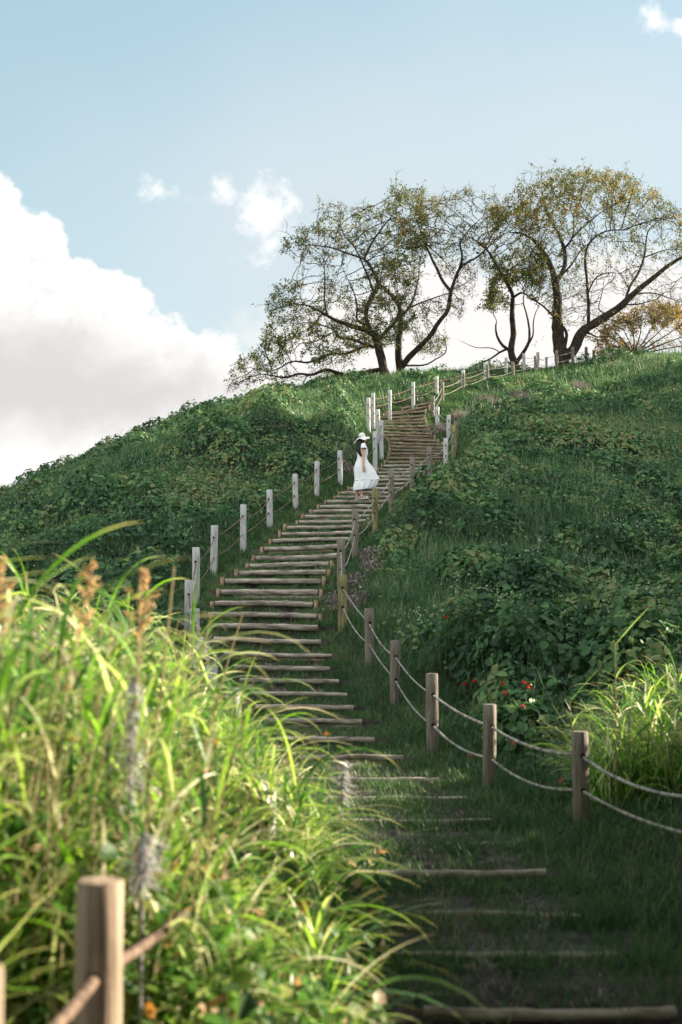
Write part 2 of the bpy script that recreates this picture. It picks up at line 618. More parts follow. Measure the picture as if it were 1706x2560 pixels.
# ------------------------------------------------------------------ layout tables (photo pixel, metres ahead)
LEFT = [(-78, 2425, None, 2.7), (250, 2205, None, 3.8), (662, 1975, None, 7.6), (584, 1722, None, 12.0), (530, 1665, None, 15.3), (488, 1522, 1672, 18.3),
        (473, 1451, 1590, 21.2), (491, 1369, 1512, 23.2), (537, 1314, 1435, 25.4), (609, 1262, 1377, 27.6), (674, 1225, 1319, 30),
        (738, 1186, 1273, 32), (793, 1154, 1241, 34), (850, 1127, 1204, 36), (937.5, 1079, 1148, 38.5), (953, 1051, 1113, 40.5),
        (945, 1024, 1085, 42.8), (921, 995, 1065, 44.5), (933, 983, 1033, 46.2), (975, 976, 1023, 48), (1033, 956, 1008, 50),
        (1092, 941, 986, 52), (1158, 926, 968, 54), (1213, 910, 955, 56), (1266, 894, 938, 58), (1310, 884, 928, 59.5), (1345, 881, 925, 61), (1367, 893, 925, 63)]
RIGHT = [(1850, 1905, 2225, 8.4), (1450, 1830, 2060, 10.8), (1225, 1762, 1975, 13), (1080, 1685, 1888, 14.8), (988, 1602, 1757, 17.3),
         (923, 1522, 1662, 19.2), (857, 1438, 1565, 21), (853, 1347, 1470, 23.2), (888, 1273, 1378, 26), (938, 1222, 1320, 28),
         (978, 1174, 1265, 30), (1031, 1143, 1225, 32.5), (1073, 1118, 1200, 34.5), (1115, 1096, 1167, 37), (1135, 1064, 1140, 39.5),
         (1140, 1053, 1117, 42), (1122, 1038, 1096, 44), (1094, 1018, 1071, 46.4), (1083, 990, 1045, 48.6), (1106, 955, 1008, 51),
         (1159, 934, 981, 53.5), (1219, 912, 958, 55.5), (1282, 905, 942, 57), (1339, 890, 935, 58), (1392, 876, 924, 58.8), (1432, 868, 910, 59.8),
         (1466, 868, 908, 61), (1485, 875, 905, 62.5)]
YD = np.array([(2560, 5.8), (2510, 6.1), (2370, 7.1), (2180, 9.0), (2050, 11), (1950, 13.0), (1842, 15.2), (1757, 17.0), (1662, 19.0), (1565, 21), (1500, 22.3),
               (1470, 23.2), (1375, 26.3), (1320, 28.3), (1275, 31), (1249, 33.4), (1225, 35), (1200, 36.6), (1167, 39), (1120, 42), (1095, 44), (1070, 46),
               (1045, 48), (1015, 50)])[::-1]
# steps: image row of the log's top, left end x, right end x, tilt (right end lower is +)
STEPS = [(2512, 1060, 1690, 0), (2387, 970, 1540, 0), (2290, 930, 1450, 0), (2180, 880, 1365, -4), (2104, 850, 1290, 0), (2043, 800, 1230, 0), (1990, 770, 1170, 0),
         (1942, 740, 1100, 0), (1888, 715, 1010, 0), (1840, 690, 937, 4), (1795, 660, 905, 3), (1761, 640, 885, 3), (1729, 625, 868, 3), (1695, 600, 848, 4), (1663, 585, 825, 5),
         (1630, 560, 830, 6), (1594, 535, 803, 8), (1560, 525, 795, 5), (1532, 520, 792, 4), (1503, 538, 782, 2), (1473, 553, 795, 1), (1447, 563, 802, 0),
         (1425, 598, 815, -3), (1406, 625, 822, -5), (1386, 640, 843, -6), (1363, 661, 848, -7), (1345, 682, 873, -5), (1328, 705, 882, -4), (1313, 718, 892, -3),
         (1299, 748, 915, -3), (1286, 762, 926, -2), (1274, 782, 940, -2), (1262, 800, 950, -2), (1249, 818, 965, -1), (1239, 842, 975, 0),
         (1229, 852, 985, 0), (1218, 876, 1000, 0), (1207, 896, 1012, -2), (1197, 915, 1025, -2), (1187, 930, 1042, -2), (1178, 945, 1055, -3), (1169, 950, 1068, -3),
         (1160, 958, 1080, -3), (1151, 966, 1095, -2), (1142, 973, 1105, 0), (1132, 976, 1112, 0), (1123, 978, 1112, 2), (1115, 978, 1109, 4), (1106, 976, 1102, 4),
         (1097, 972, 1092, 4), (1088, 965, 1083, 4), (1080, 962, 1074, 4), (1071, 958, 1068, 3), (1063, 956, 1065, 0), (1056, 954, 1062, -2), (1048, 953, 1060, -4), (1040, 953, 1058, -5),
         (1031, 962, 1060, -10), (1023, 968, 1070, -18), (1011, 1010, 1080, -14)]


def step_depth(y):
    return float(np.interp(y, YD[:, 0], YD[:, 1]))


step_w = []
for (yy, xl, xr, ti) in STEPS:
    d = step_depth(yy)
    a = at(xl, yy - ti / 2, d)
    b = at(xr, yy + ti / 2, d + (0.0 if abs(ti) < 8 else 0.0))
    step_w.append((a, b))

# ------------------------------------------------------------------ terrain
CX, CY = 8.0, 66.0
PR = np.array([(0, 10.05), (8, 10.0), (10, 9.75), (12.8, 8.95), (16, 7.65), (18, 6.9), (24, 4.85), (28, 3.75), (33, 2.4), (38, 1.1), (42, 0.25), (46.7, -0.75), (50, -1.25), (53, -1.6), (57, -1.75), (5000, -1.75)])


def mound(x, y):
    r = np.hypot(x - CX, y - CY)
    return np.interp(r, PR[:, 0], PR[:, 1]) + E


ctrl = []
for tab in (LEFT, RIGHT):
    for (px, pt, pb, d) in tab:
        if pb is None or d < 9:
            q = at(px, pt, d)
            ctrl.append((q[0], q[1], 0.02))
        else:
            ctrl.append(tuple(at(px, pb, d)))
for (a, b) in step_w[::2]:
    mid = (a + b) / 2
    ctrl.append((mid[0], mid[1], mid[2] - 0.22))
SIL = [(-150, 1290, 54), (0, 1247, 55), (200, 1163, 55), (410, 1073, 55), (545, 1032, 55), (700, 992, 56), (800, 968, 57), (950, 948, 58), (1100, 938, 58.5), (1180, 934, 58), (1500, 930, 57), (1600, 926, 56), (1706, 928, 55.5), (1900, 936, 55)]
for (px, py, d) in SIL:
    ctrl.append(tuple(at(px, py, d)))
    q = at(px, py, d)
    r = math.hypot(q[0] - CX, q[1] - CY)
for (px, py) in ((-500, 1400), (-300, 1340), (-150, 1290), (0, 1247), (200, 1163), (410, 1073), (545, 1032)):
    for d, dy in ((38, 62), (46, 28), (64, 22), (72, 60)):
        ctrl.append(tuple(at(px, py + dy, d)))
for q in [(-20, 10), (-20, 25), (-8, 10), (-6, 5), (0, 3), (3, 3), (8, 6), (10, 12), (20, 20), (25, 40), (-8, 22), (10, 25), (15, 38), (8, 35), (30, 60), (0, 80), (20, 80), (-5, 70), (8, 68), (0, 0), (-10, 0), (10, 0), (0, -10), (12, 48), (7, 45), (4, 64), (6, 18), (5, 27)]:
    ctrl.append((q[0], q[1], float(mound(q[0], q[1]))))
ctrl = np.array(ctrl)


def tps_fit(P, V, lam):
    n = len(P)
    d = np.hypot(P[:, None, 0] - P[None, :, 0], P[:, None, 1] - P[None, :, 1])
    K = d ** 2 * np.log(d + 1e-9)
    K[np.arange(n), np.arange(n)] = lam
    A = np.zeros((n + 3, n + 3))
    A[:n, :n] = K
    A[:n, n] = 1
    A[:n, n + 1:] = P
    A[n, :n] = 1
    A[n + 1:, :n] = P.T
    sol = np.linalg.solve(A, np.concatenate([V, np.zeros(3)]))
    return sol


_res = ctrl[:, 2] - mound(ctrl[:, 0], ctrl[:, 1])
_sol = tps_fit(ctrl[:, :2], _res, 0.5)
GX = np.arange(-32, 36.01, 0.2)
GY = np.arange(-6, 90.01, 0.2)
gx, gy = np.meshgrid(GX, GY, indexing='ij')
res = _sol[len(ctrl)] + _sol[len(ctrl) + 1] * gx + _sol[len(ctrl) + 2] * gy
for k in range(len(ctrl)):
    d2 = (gx - ctrl[k, 0]) ** 2 + (gy - ctrl[k, 1]) ** 2
    res += _sol[k] * 0.5 * d2 * np.log(d2 + 1e-9)
fade = np.clip((30 - np.abs(gx)) / 8, 0, 1) * np.clip((gy + 6) / 6, 0, 1) * np.clip((86 - gy) / 8, 0, 1)
res = np.clip(res, -2.2, 1.5) * fade
GH = mound(gx, gy) + res
GH += (fbm(gx, gy, 0.9, 4, 3.0) - 0.5) * 0.10 * fade
GH[0, :] = mound(gx[0], gy[0])
_sy = np.array([(a[1] + b[1]) / 2 for a, b in step_w])
_sz = np.array([(a[2] + b[2]) / 2 for a, b in step_w])
_sl = np.array([a[0] for a, b in step_w])
_sr = np.array([b[0] for a, b in step_w])
_tz = np.interp(gy, _sy + 0.35, _sz) - 0.14
_ds = np.maximum(np.interp(gy, _sy, _sl) - gx, gx - np.interp(gy, _sy, _sr))
_lim = _tz + np.clip(_ds - 0.12, 0, 9) * 0.7
GH = np.where((gy > _sy[0] - 0.5) & (gy < _sy[-1] + 0.6) & (_ds < 1.2), np.minimum(GH, _lim), GH)


def bil(G, x, y):
    fx = np.clip((np.asarray(x, float) - GX[0]) / 0.2, 0, len(GX) - 1.001)
    fy = np.clip((np.asarray(y, float) - GY[0]) / 0.2, 0, len(GY) - 1.001)
    i = fx.astype(int)
    j = fy.astype(int)
    u = fx - i
    v = fy - j
    return (G[i, j] * (1 - u) + G[i + 1, j] * u) * (1 - v) + (G[i, j + 1] * (1 - u) + G[i + 1, j + 1] * u) * v


def H(x, y):
    return bil(GH, x, y)


def hit(px, py, dmax=70):
    a, b = ray(px, py)
    for d in np.arange(4, dmax, 0.1):
        if E + b * d < float(H(a * d, d)):
            return np.array((a * d, d, float(H(a * d, d))))
    d = dmax
    return np.array((a * d, d, float(H(a * d, d))))


def fence_x(tab):
    P = np.array([(at(p[0], 1500, p[3])[0], p[3]) for p in tab])
    return P[:, 1], P[:, 0]


FLy, FLx = fence_x(LEFT)
FRy, FRx = fence_x(RIGHT)
SLy = np.array([a[1] for a, b in step_w])
SLx = np.array([a[0] for a, b in step_w])
SRx = np.array([b[0] for a, b in step_w])


def build_terrain():
    ox = np.array([-2500, -1200, -600, -300, -150, -90, -60, -45, -38])
    xs = np.concatenate([ox, GX[::1], -ox[::-1] + 0])
    oy = np.array([-2500, -1000, -400, -150, -60, -25, -12])
    oy2 = np.array([96, 105, 120, 150, 220, 400, 800, 1600, 4000])
    ys = np.concatenate([oy, GY, oy2])
    X, Y = np.meshgrid(xs, ys, indexing='ij')
    inside = (X >= GX[0]) & (X <= GX[-1]) & (Y >= GY[0]) & (Y <= GY[-1])
    Z = np.where(inside, H(X, Y), mound(X, Y))
    # the ground dips below the stair treads
    nx, ny = len(xs), len(ys)
    v = np.stack([X, Y, Z], -1).reshape(-1, 3)
    i = np.arange(nx - 1)[:, None] * ny
    j = np.arange(ny - 1)[None]
    f = np.stack([i + j, i + ny + j, i + ny + j + 1, i + j + 1], -1).reshape(-1, 4)
    o = link_mesh('ground', mesh_np('ground', v, f), M['soil'])
    tag(o, kind='structure')


build_terrain()


# stair treads and risers of earth
def build_path():
    acc = Acc()
    nx = 14
    prev = None
    tre = []
    for k, (a, b) in enumerate(step_w):
        a2, b2 = a.copy(), b.copy()
        ax = (b2 - a2) / np.linalg.norm(b2 - a2)
        a2 = a2 - ax * 0.25
        b2 = b2 + ax * 0.25
        a2[2] -= 0.035
        b2[2] -= 0.035
        row = np.array([a2 + (b2 - a2) * t for t in np.linspace(0, 1, nx)])
        tre.append(row)
    q = np.arange(nx - 1)
    f = np.stack([q, q + 1, q + nx + 1, q + nx], 1)
    front = tre[0].copy()
    front[:, 1] -= 1.6
    rows = [front]
    for k in range(len(tre)):
        pz = rows[-1][:, 2]
        foot = tre[k].copy()
        foot[:, 2] = pz if k else front[:, 2] - 0.05
        foot[:, 1] += 0.03
        top = tre[k].copy()
        top[:, 1] += 0.05
        rows.append(foot)
        rows.append(top)
    last = tre[-1].copy()
    last[:, 1] += 1.2
    rows.append(last)
    V = np.concatenate(rows)
    V[:, 2] += (fbm(V[:, 0], V[:, 1], 3.0, 3, 9.0) - 0.5) * 0.03
    fs = np.concatenate([f + nx * r for r in range(len(rows) - 1)])
    acc.add(V, fs)
    o = acc.obj('path', M['path'], smooth=False)
    tag(o, kind='structure')
    return tre


treads = build_path()

ORD = ['first', 'second', 'third', 'fourth', 'fifth', 'sixth', 'seventh', 'eighth', 'ninth', 'tenth', 'eleventh', 'twelfth', 'thirteenth', 'fourteenth', 'fifteenth',
       'sixteenth', 'seventeenth', 'eighteenth', 'nineteenth', 'twentieth', 'twenty-first', 'twenty-second', 'twenty-third', 'twenty-fourth', 'twenty-fifth',
       'twenty-sixth', 'twenty-seventh', 'twenty-eighth', 'twenty-ninth', 'thirtieth', 'thirty-first', 'thirty-second', 'thirty-third', 'thirty-fourth']


def build_steps():
    kw = min(range(len(STEPS)), key=lambda i: abs(STEPS[i][0] - 1249))
    for k, (a, b) in enumerate(step_w):
        mid = (a + b) / 2
        root = empty('log_step', mid - np.array((0, 0, 0.15)))
        o = np.array(root.location)
        red = k > kw + 9
        r = (0.036 if k > kw - 8 else 0.042) + 0.012 * random.random()
        if k < 17:
            r *= 0.72 if k > 2 else 0.55
        acc = Acc()
        n = 16
        ts = np.linspace(0, 1, n)
        wob = rng.normal(0, 0.0025, (n, 3)) * np.array((0, 1, 1))
        arc = (np.sin(ts * np.pi) * random.uniform(-0.02, 0.015))
        pts = a[None] + (b - a)[None] * ts[:, None] + wob
        pts[:, 2] += arc - r - (0.004 if k < 1 else -0.016 if k < 4 else 0.002 if k < 9 else 0.004 if k < 17 else 0)
        pts[:, 1] += 0.0
        tube(acc, pts - o, r * (1 + 0.1 * (ts - 0.5) * random.choice((-1, 1))), 10, True, None, wob=0.006)
        acc.obj('log', M['log_red'] if red else M['log'], root)
        if k >= 9 and k % 5 == 0:      # risers with a second log below the first
            acc = Acc()
            p2 = pts.copy()
            p2[:, 2] -= 1.75 * r
            p2[:, 1] += 0.012
            p2 = p2[1:-1] if k % 2 else p2[2:]
            tube(acc, p2 - o, r * 0.9, 10, True, None, wob=0.03)
            acc.obj('log', M['log_red'] if (red or k % 2) else M['log'], root)
        if k > 17:
            for end, sgn in ((a, -1), (b, 1)):
                acc = Acc()
                q = end + np.array((0.05 * sgn, -0.03, 0))
                hgt = random.uniform(0.0, 0.05)
                tube(acc, np.array([q + (0, 0, -0.38), q + (0, 0, -0.1), q + (0.004, 0, hgt - 0.01)]) - o, 0.031, 8, True, None, wob=0.05)
                acc.obj('stake', M['stake'], root)
        if k < kw:
            lab = 'half-buried log step, %s step below the one the woman stands on' % ORD[kw - k - 1]
        elif k == kw:
            lab = 'log step under the sandals of the woman in white'
        else:
            lab = 'log step, %s step above the one the woman stands on' % ORD[k - kw - 1]
        tag(root, lab, 'step', 'log steps of the hillside stair')


build_steps()


# ------------------------------------------------------------------ fences
def build_fence(tab, side):
    holes = []
    for k, (px, pt, pb, d) in enumerate(tab):
        top = at(px, pt, d)
        zg = float(H(top[0], top[1])) if pb is None else at(px, pb, d)[2]
        gz = min(zg, float(H(top[0], top[1])))
        h = top[2] - zg
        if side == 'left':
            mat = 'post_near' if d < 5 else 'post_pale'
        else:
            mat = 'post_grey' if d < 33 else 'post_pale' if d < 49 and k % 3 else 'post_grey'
            if k in (6, 9, 14):
                mat = 'post_moss'
        r = 0.064 * random.uniform(0.96, 1.05)
        if d > 50:
            r = 0.068
        base = np.array((top[0], top[1], gz - 0.25))
        root = empty('fence_post', (top[0], top[1], zg), 0)
        o = np.array(root.location)
        acc = Acc()
        lean = np.array((random.uniform(-0.022, 0.022), random.uniform(-0.02, 0.02), 0))
        n = 8
        ts = np.linspace(0, 1, n)
        pts = base[None] + (top - base)[None] * ts[:, None] + lean[None] * (ts[:, None] - 1)
        rr = np.full(n, r) * (1.03 - 0.05 * ts)
        pts = np.vstack([pts, pts[-1] + (0, 0, 0.006)])
        rr = np.append(rr, r * 0.86)
        tube(acc, pts - o, rr, 16, True, None, wob=0.012)
        acc.obj('post', M[mat], root, smooth=True)
        hu = top + np.array((0, 0, -0.20 * (h / 0.8)))
        hl = top + np.array((0, 0, -0.50 * (h / 0.8)))
        holes.append((hu, hl))
        tag(root, None, 'fence post')
        # rope holes bored through the post along the fence
        nb = tab[min(k + 1, len(tab) - 1)]
        q = at(nb[0], nb[1], nb[3]) if k + 1 < len(tab) else top + (0.3, 1, 0)
        dr = q - top
        dr[2] = 0
        dr /= np.linalg.norm(dr)
        for hz in (hu, hl):
            e0 = hz - dr * (r + 0.004)
            e1 = hz + dr * (r + 0.004)
            for e_, s_ in ((e0, -1), (e1, 1)):
                acc = Acc()
                tube(acc, np.array([e_ - dr * 0.0, e_ - dr * s_ * 0.03]) - o, 0.021, 8, True)
                acc.obj('rope_hole', M['hole'], root)
        if side == 'left':
            if d < 17:
                lab = ['cropped wooden post at the left picture edge, lowest of the left fence', 'thick brown wooden post in the near tall grass, sunlit along its right edge',
                       'sunlit pale post half hidden in bright tall grass, rope leading down to the brown post', 'post almost lost behind tall grass, third from the near brown post',
                       'post behind tall grass with only its top showing, fourth from the near brown post'][k]
            else:
                j = k - 5
                lab = 'pale round fence post on the left of the stair, %s above the tall grass' % ORD[j]
        else:
            if k == 0:
                lab = 'dark fence post in shade just beyond the right picture edge'
            else:
                lab = '%s fence post right of the stair, %s up from the right picture edge' % ({'post_grey': 'grey weathered', 'post_pale': 'pale weathered', 'post_moss': 'yellow-green mossy'}[mat], ORD[k - 1])
        tag(root, lab, 'fence post', 'posts of the %s rope fence' % side)
    for w, nm in ((0, 'upper'), (1, 'lower')):
        acc = Acc()
        for k in range(len(holes) - 1):
            p, q = holes[k][w], holes[k + 1][w]
            L_ = np.linalg.norm(q - p)
            near = p[1] < 14
            n = int(L_ / 0.007) if near else 14
            ts = np.linspace(0, 1, n)
            sag = (0.10 if near else 0.075) * (L_ / 2.2) * random.uniform(0.35, 1.4)
            pts = p[None] + (q - p)[None] * ts[:, None]
            pts[:, 2] -= sag * 4 * ts * (1 - ts)
            if near:
                tube(acc, pts, 0.0125 if side == 'left' else 0.009, 14, False, None, ridge=0.42, ridge_k=105)
            else:
                tube(acc, pts, 0.0095, 6, False)
        o = acc.obj('rope', M['rope_brown'] if side == 'left' else M['rope'])
        tag(o, '%s rope threaded through the posts of the %s fence' % (nm, side), 'rope', 'ropes of the stair fences')


build_fence(LEFT, 'left')
build_fence(RIGHT, 'right')


# ------------------------------------------------------------------ hill vegetation
# bumps of scrub over the hill, kept as a height grid
CAN = np.zeros_like(GH)


def bump(x, y, Rr, h):
    i0, i1 = np.searchsorted(GX, [x - Rr, x + Rr])
    j0, j1 = np.searchsorted(GY, [y - Rr, y + Rr])
    sx, sy = gx[i0:i1, j0:j1], gy[i0:i1, j0:j1]
    r = np.hypot(sx - x, (sy - y)) / Rr
    c = h * np.sqrt(np.clip(1 - r ** 2, 0, 1))
    CAN[i0:i1, j0:j1] = np.maximum(CAN[i0:i1, j0:j1], c)


def off_path(x, y):
    """metres outside the fences (negative between them)"""
    xl = np.interp(y, FLy, FLx)
    xr = np.interp(y, FRy, FRx)
    return np.maximum(xl - x, x - xr)


for _ in range(2300):
    y = random.uniform(12, 64)
    x = random.uniform(-0.30 * y - 3, 0.30 * y + 3)
    o_ = float(off_path(x, y))
    if o_ < 0.7:
        continue
    n_ = float(fbm(x, y, 0.35, 3, 20.0))
    if n_ < (0.42 if y < 34 else 0.47):
        continue
    Rr = random.uniform(0.25, 0.85) * (0.75 if y > 40 else 1)
    Rr = min(Rr, o_ * 0.8)
    bump(x, y, Rr, Rr * random.uniform(0.35, 0.75) * (0.6 + 1.3 * (n_ - 0.4) / 0.3))
for (px, py, Rr, h) in [(300, 1390, 1.3, 0.75), (180, 1420, 1.2, 0.6), (420, 1330, 1.0, 0.6), (250, 1290, 1.2, 0.6), (450, 1260, 0.9, 0.45), (120, 1330, 1.3, 0.6),
                        (1250, 1140, 1.0, 0.55), (1400, 1120, 1.6, 0.8), (1550, 1130, 1.2, 0.5), (1150, 1300, 1.0, 0.5), (1220, 1350, 0.9, 0.5), (1350, 1500, 1.0, 0.5),
                        (1200, 1450, 0.8, 0.4), (1500, 1400, 1.2, 0.6), (1650, 1380, 1.2, 0.6), (850, 935, 1.2, 0.3), (700, 980, 1.2, 0.35), (1130, 1200, 0.7, 0.35),
                        (1480, 1600, 0.9, 0.45), (1250, 1600, 0.7, 0.35), (1600, 1620, 0.8, 0.45)]:
    q = hit(px, py)
    bump(q[0], q[1], Rr, h)

# spots of dead, mauve-brown weeds
DEAD = []
for (px, py, Rr) in [(868, 1130, 0.35), (872, 1180, 0.35), (1112, 1215, 0.35), (1118, 1250, 0.35), (1105, 1275, 0.4), (1045, 1290, 0.3), (1040, 1320, 0.3), (925, 1400, 0.25), (928, 1430, 0.25),
                     (995, 1340, 0.25), (1215, 1010, 0.45), (1240, 1020, 0.5), (1300, 1000, 0.5), (1330, 1005, 0.4), (1380, 990, 0.4), (1450, 975, 0.45), (1410, 1000, 0.4), (1090, 1085, 0.5),
                     (1150, 1050, 0.4), (885, 1470, 0.25), (890, 1510, 0.25), (820, 1530, 0.3), (815, 1450, 0.25), (1270, 1020, 0.4), (500, 1560, 0.4), (505, 1600, 0.4), (905, 1340, 0.2), (940, 1180, 0.2)]:
    q = hit(px, py)
    DEAD.append((q[0], q[1], Rr))
# reddish-brown vine patches
RUST = []
for (px, py, Rr) in [(520, 1200, 1.3), (590, 1230, 1.0), (450, 1230, 1.2), (1450, 1090, 2.0), (1560, 1060, 2.0), (1500, 1130, 1.6), (1650, 1080, 1.6), (1370, 1120, 1.2)]:
    q = hit(px, py)
    RUST.append((q[0], q[1], Rr))


def near(lst, x, y):
    r = np.zeros(len(x))
    for (a, b, c) in lst:
        r = np.maximum(r, 1 - np.hypot(x - a, y - b) / c)
    return r


def sample_region(n, y0=11, y1=66, power=1.0):
    """more samples nearer the camera; x within the view with a margin"""
    u = rng.random(n)
    y = (y0 ** (1 - power) + u * (y1 ** (1 - power) - y0 ** (1 - power))) ** (1 / (1 - power)) if power != 1 else y0 * (y1 / y0) ** u
    x = rng.uniform(-1, 1, n) * (0.275 * y + 1.6)
    return x, y


def slope_normal(G, x, y):
    e = 0.15
    dx = (bil(G, x + e, y) - bil(G, x - e, y)) / (2 * e)
    dy = (bil(G, x, y + e) - bil(G, x, y - e)) / (2 * e)
    n = np.stack([-dx, -dy, np.ones_like(dx)], 1)
    return n


GT = GH + CAN


def build_hill_cover():
    # broad vine leaves over the scrub bumps
    acc = Acc()
    x, y = sample_region(430000, 12, 67, 0.6)
    o_ = off_path(x, y)
    n1 = fbm(x, y, 0.28, 4, 40.0)
    can = bil(CAN, x, y)
    dn = near(DEAD, x, y)
    rn = near(RUST, x, y)
    prob = np.clip((n1 - 0.42) * 7, 0.10, 1) + (can > 0.12) * 0.5
    prob *= np.clip((o_ - 0.35) / 0.6, 0, 1)
    prob *= np.where((y > 57) & (off_path(x, y) < 1.2), 0.3, 1)
    keep = (rng.random(len(x)) < prob) & (dn < 0.2)
    x, y, n1, can, rn = x[keep], y[keep], n1[keep], can[keep], rn[keep]
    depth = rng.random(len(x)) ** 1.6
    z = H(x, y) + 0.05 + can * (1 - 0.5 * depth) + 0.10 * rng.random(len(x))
    nrm = slope_normal(GT, x, y) * 0.8 + rng.normal(0, 0.42, (len(x), 3))
    nrm[:, 2] = np.abs(nrm[:, 2]) + 0.15
    size = (0.035 + 0.11 * rng.random(len(x)) ** 1.5) * (1 + 0.3 * (can > 0.25)) * np.clip(y / 40, 0.85, 1.05)
    clump = fbm(x, y, 1.7, 3, 3.0)
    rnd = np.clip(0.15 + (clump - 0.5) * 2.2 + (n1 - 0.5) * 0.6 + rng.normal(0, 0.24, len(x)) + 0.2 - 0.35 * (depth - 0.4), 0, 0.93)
    rr = rn > rng.random(len(x)) * 0.9
    rnd = np.where(rr, rng.uniform(0.8, 1.0, len(x)), rnd)
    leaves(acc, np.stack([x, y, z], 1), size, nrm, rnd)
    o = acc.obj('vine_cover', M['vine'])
    tag(o, kind='stuff', label='dense green vine leaves and scrub covering the hillside', cat='ground cover')

    # weeds and long grass between
    acc = Acc()
    x, y = sample_region(360000, 11, 67, 0.6)
    o_ = off_path(x, y)
    n1 = fbm(x, y, 0.28, 4, 40.0)
    dn = near(DEAD, x, y)
    keep = (rng.random(len(x)) < np.clip(1.25 - (n1 - 0.44) * 4.5, 0.3, 1)) & ((dn < 0.15) | (rng.random(len(x)) < 0.4)) & (o_ > 0.0)
    x, y, o_, n1 = x[keep], y[keep], o_[keep], n1[keep]
    base = np.stack([x, y, H(x, y) + bil(CAN, x, y) * 0.5], 1)
    hh = rng.uniform(0.10, 0.34, len(x)) * (0.7 + 0.8 * fbm(x, y, 0.8, 3, 8.0)) * np.clip(0.45 + o_ * 0.6, 0.45, 1.1)
    rnd = np.clip(0.2 + (fbm(x, y, 1.3, 3, 15.0) - 0.5) * 1.4 + rng.normal(0.2, 0.2, len(x)), 0, 1)
    blades(acc, base, hh, rng.uniform(0.008, 0.02, len(x)) * np.clip(y / 28, 0.8, 1.7), rng.uniform(0, 2 * np.pi, len(x)), rng.uniform(0, 0.5, len(x)), rng.uniform(0.2, 1.5, len(x)), 3, rnd)
    # tall thin stems poking up
    x, y = sample_region(22000, 12, 64, 0.6)
    k = off_path(x, y) > 0.8
    x, y = x[k], y[k]
    base = np.stack([x, y, H(x, y) + bil(CAN, x, y) * 0.7], 1)
    blades(acc, base, rng.uniform(0.25, 0.6, len(x)), rng.uniform(0.006, 0.012, len(x)) * np.clip(y / 30, 0.8, 1.6), rng.uniform(0, 6.28, len(x)), rng.uniform(0, 0.3, len(x)), rng.uniform(0.1, 1.1, len(x)), 4, rng.uniform(0.5, 1, len(x)))
    o = acc.obj('hill_grass', M['hillgrass'])
    tag(o, kind='stuff', label='wild grass and weeds growing over the slope', cat='grass')

    # small seed-fluff and white weed flowers as tiny leaves
    acc = Acc()
    x, y = sample_region(26000, 12, 62, 0.8)
    w_ = fbm(x, y, 0.5, 3, 60.0)
    k = (off_path(x, y) > 0.6) & (w_ > 0.53)
    x, y = x[k], y[k]
    pos = np.stack([x, y, H(x, y) + bil(CAN, x, y) + rng.uniform(0.08, 0.35, len(x))], 1)
    leaves(acc, pos, rng.uniform(0.02, 0.042, len(x)), rng.normal(size=(len(x), 3)) + (0, 0, 1), rng.uniform(0.9, 1.0, len(x)))
    o = acc.obj('weed_blossom', foliage('pale_blossom', [(0.0, (0.4, 0.42, 0.32)), (1.0, (0.5, 0.5, 0.4))], 0.3, 0.6))
    tag(o, kind='stuff', label='tiny pale weed blossoms dotted over the slope', cat='ground cover')

    # dead weeds
    acc = Acc()
    for (a, b, c) in DEAD:
        n = int(1500 * c * c / 0.09 * 0.32)
        rr = c * np.sqrt(rng.random(n)) * rng.uniform(0.6, 1.2, n)
        an = rng.uniform(0, 6.28, n)
        x = a + rr * np.cos(an) * 0.8
        y = b + rr * np.sin(an) * 1.5
        base = np.stack([x, y, H(x, y)], 1)
        blades(acc, base, rng.uniform(0.05, 0.26, n) * (1.7 if b > 40 else 1), rng.uniform(0.008, 0.018, n), rng.uniform(0, 6.28, n), rng.uniform(0, 0.7, n), rng.uniform(0.2, 1.8, n), 3, rng.random(n))
        m_ = n // 3
        pos = base[:m_] + np.stack([np.zeros(m_), np.zeros(m_), rng.uniform(0.02, 0.2, m_)], 1)
        leaves(acc, pos, rng.uniform(0.03, 0.07, m_), rng.normal(size=(m_, 3)), rng.random(m_))
    o = acc.obj('dead_weeds', M['dead'])
    tag(o, kind='stuff', label='withered grey-brown weed patches beside the stair', cat='dry weeds')


build_hill_cover()


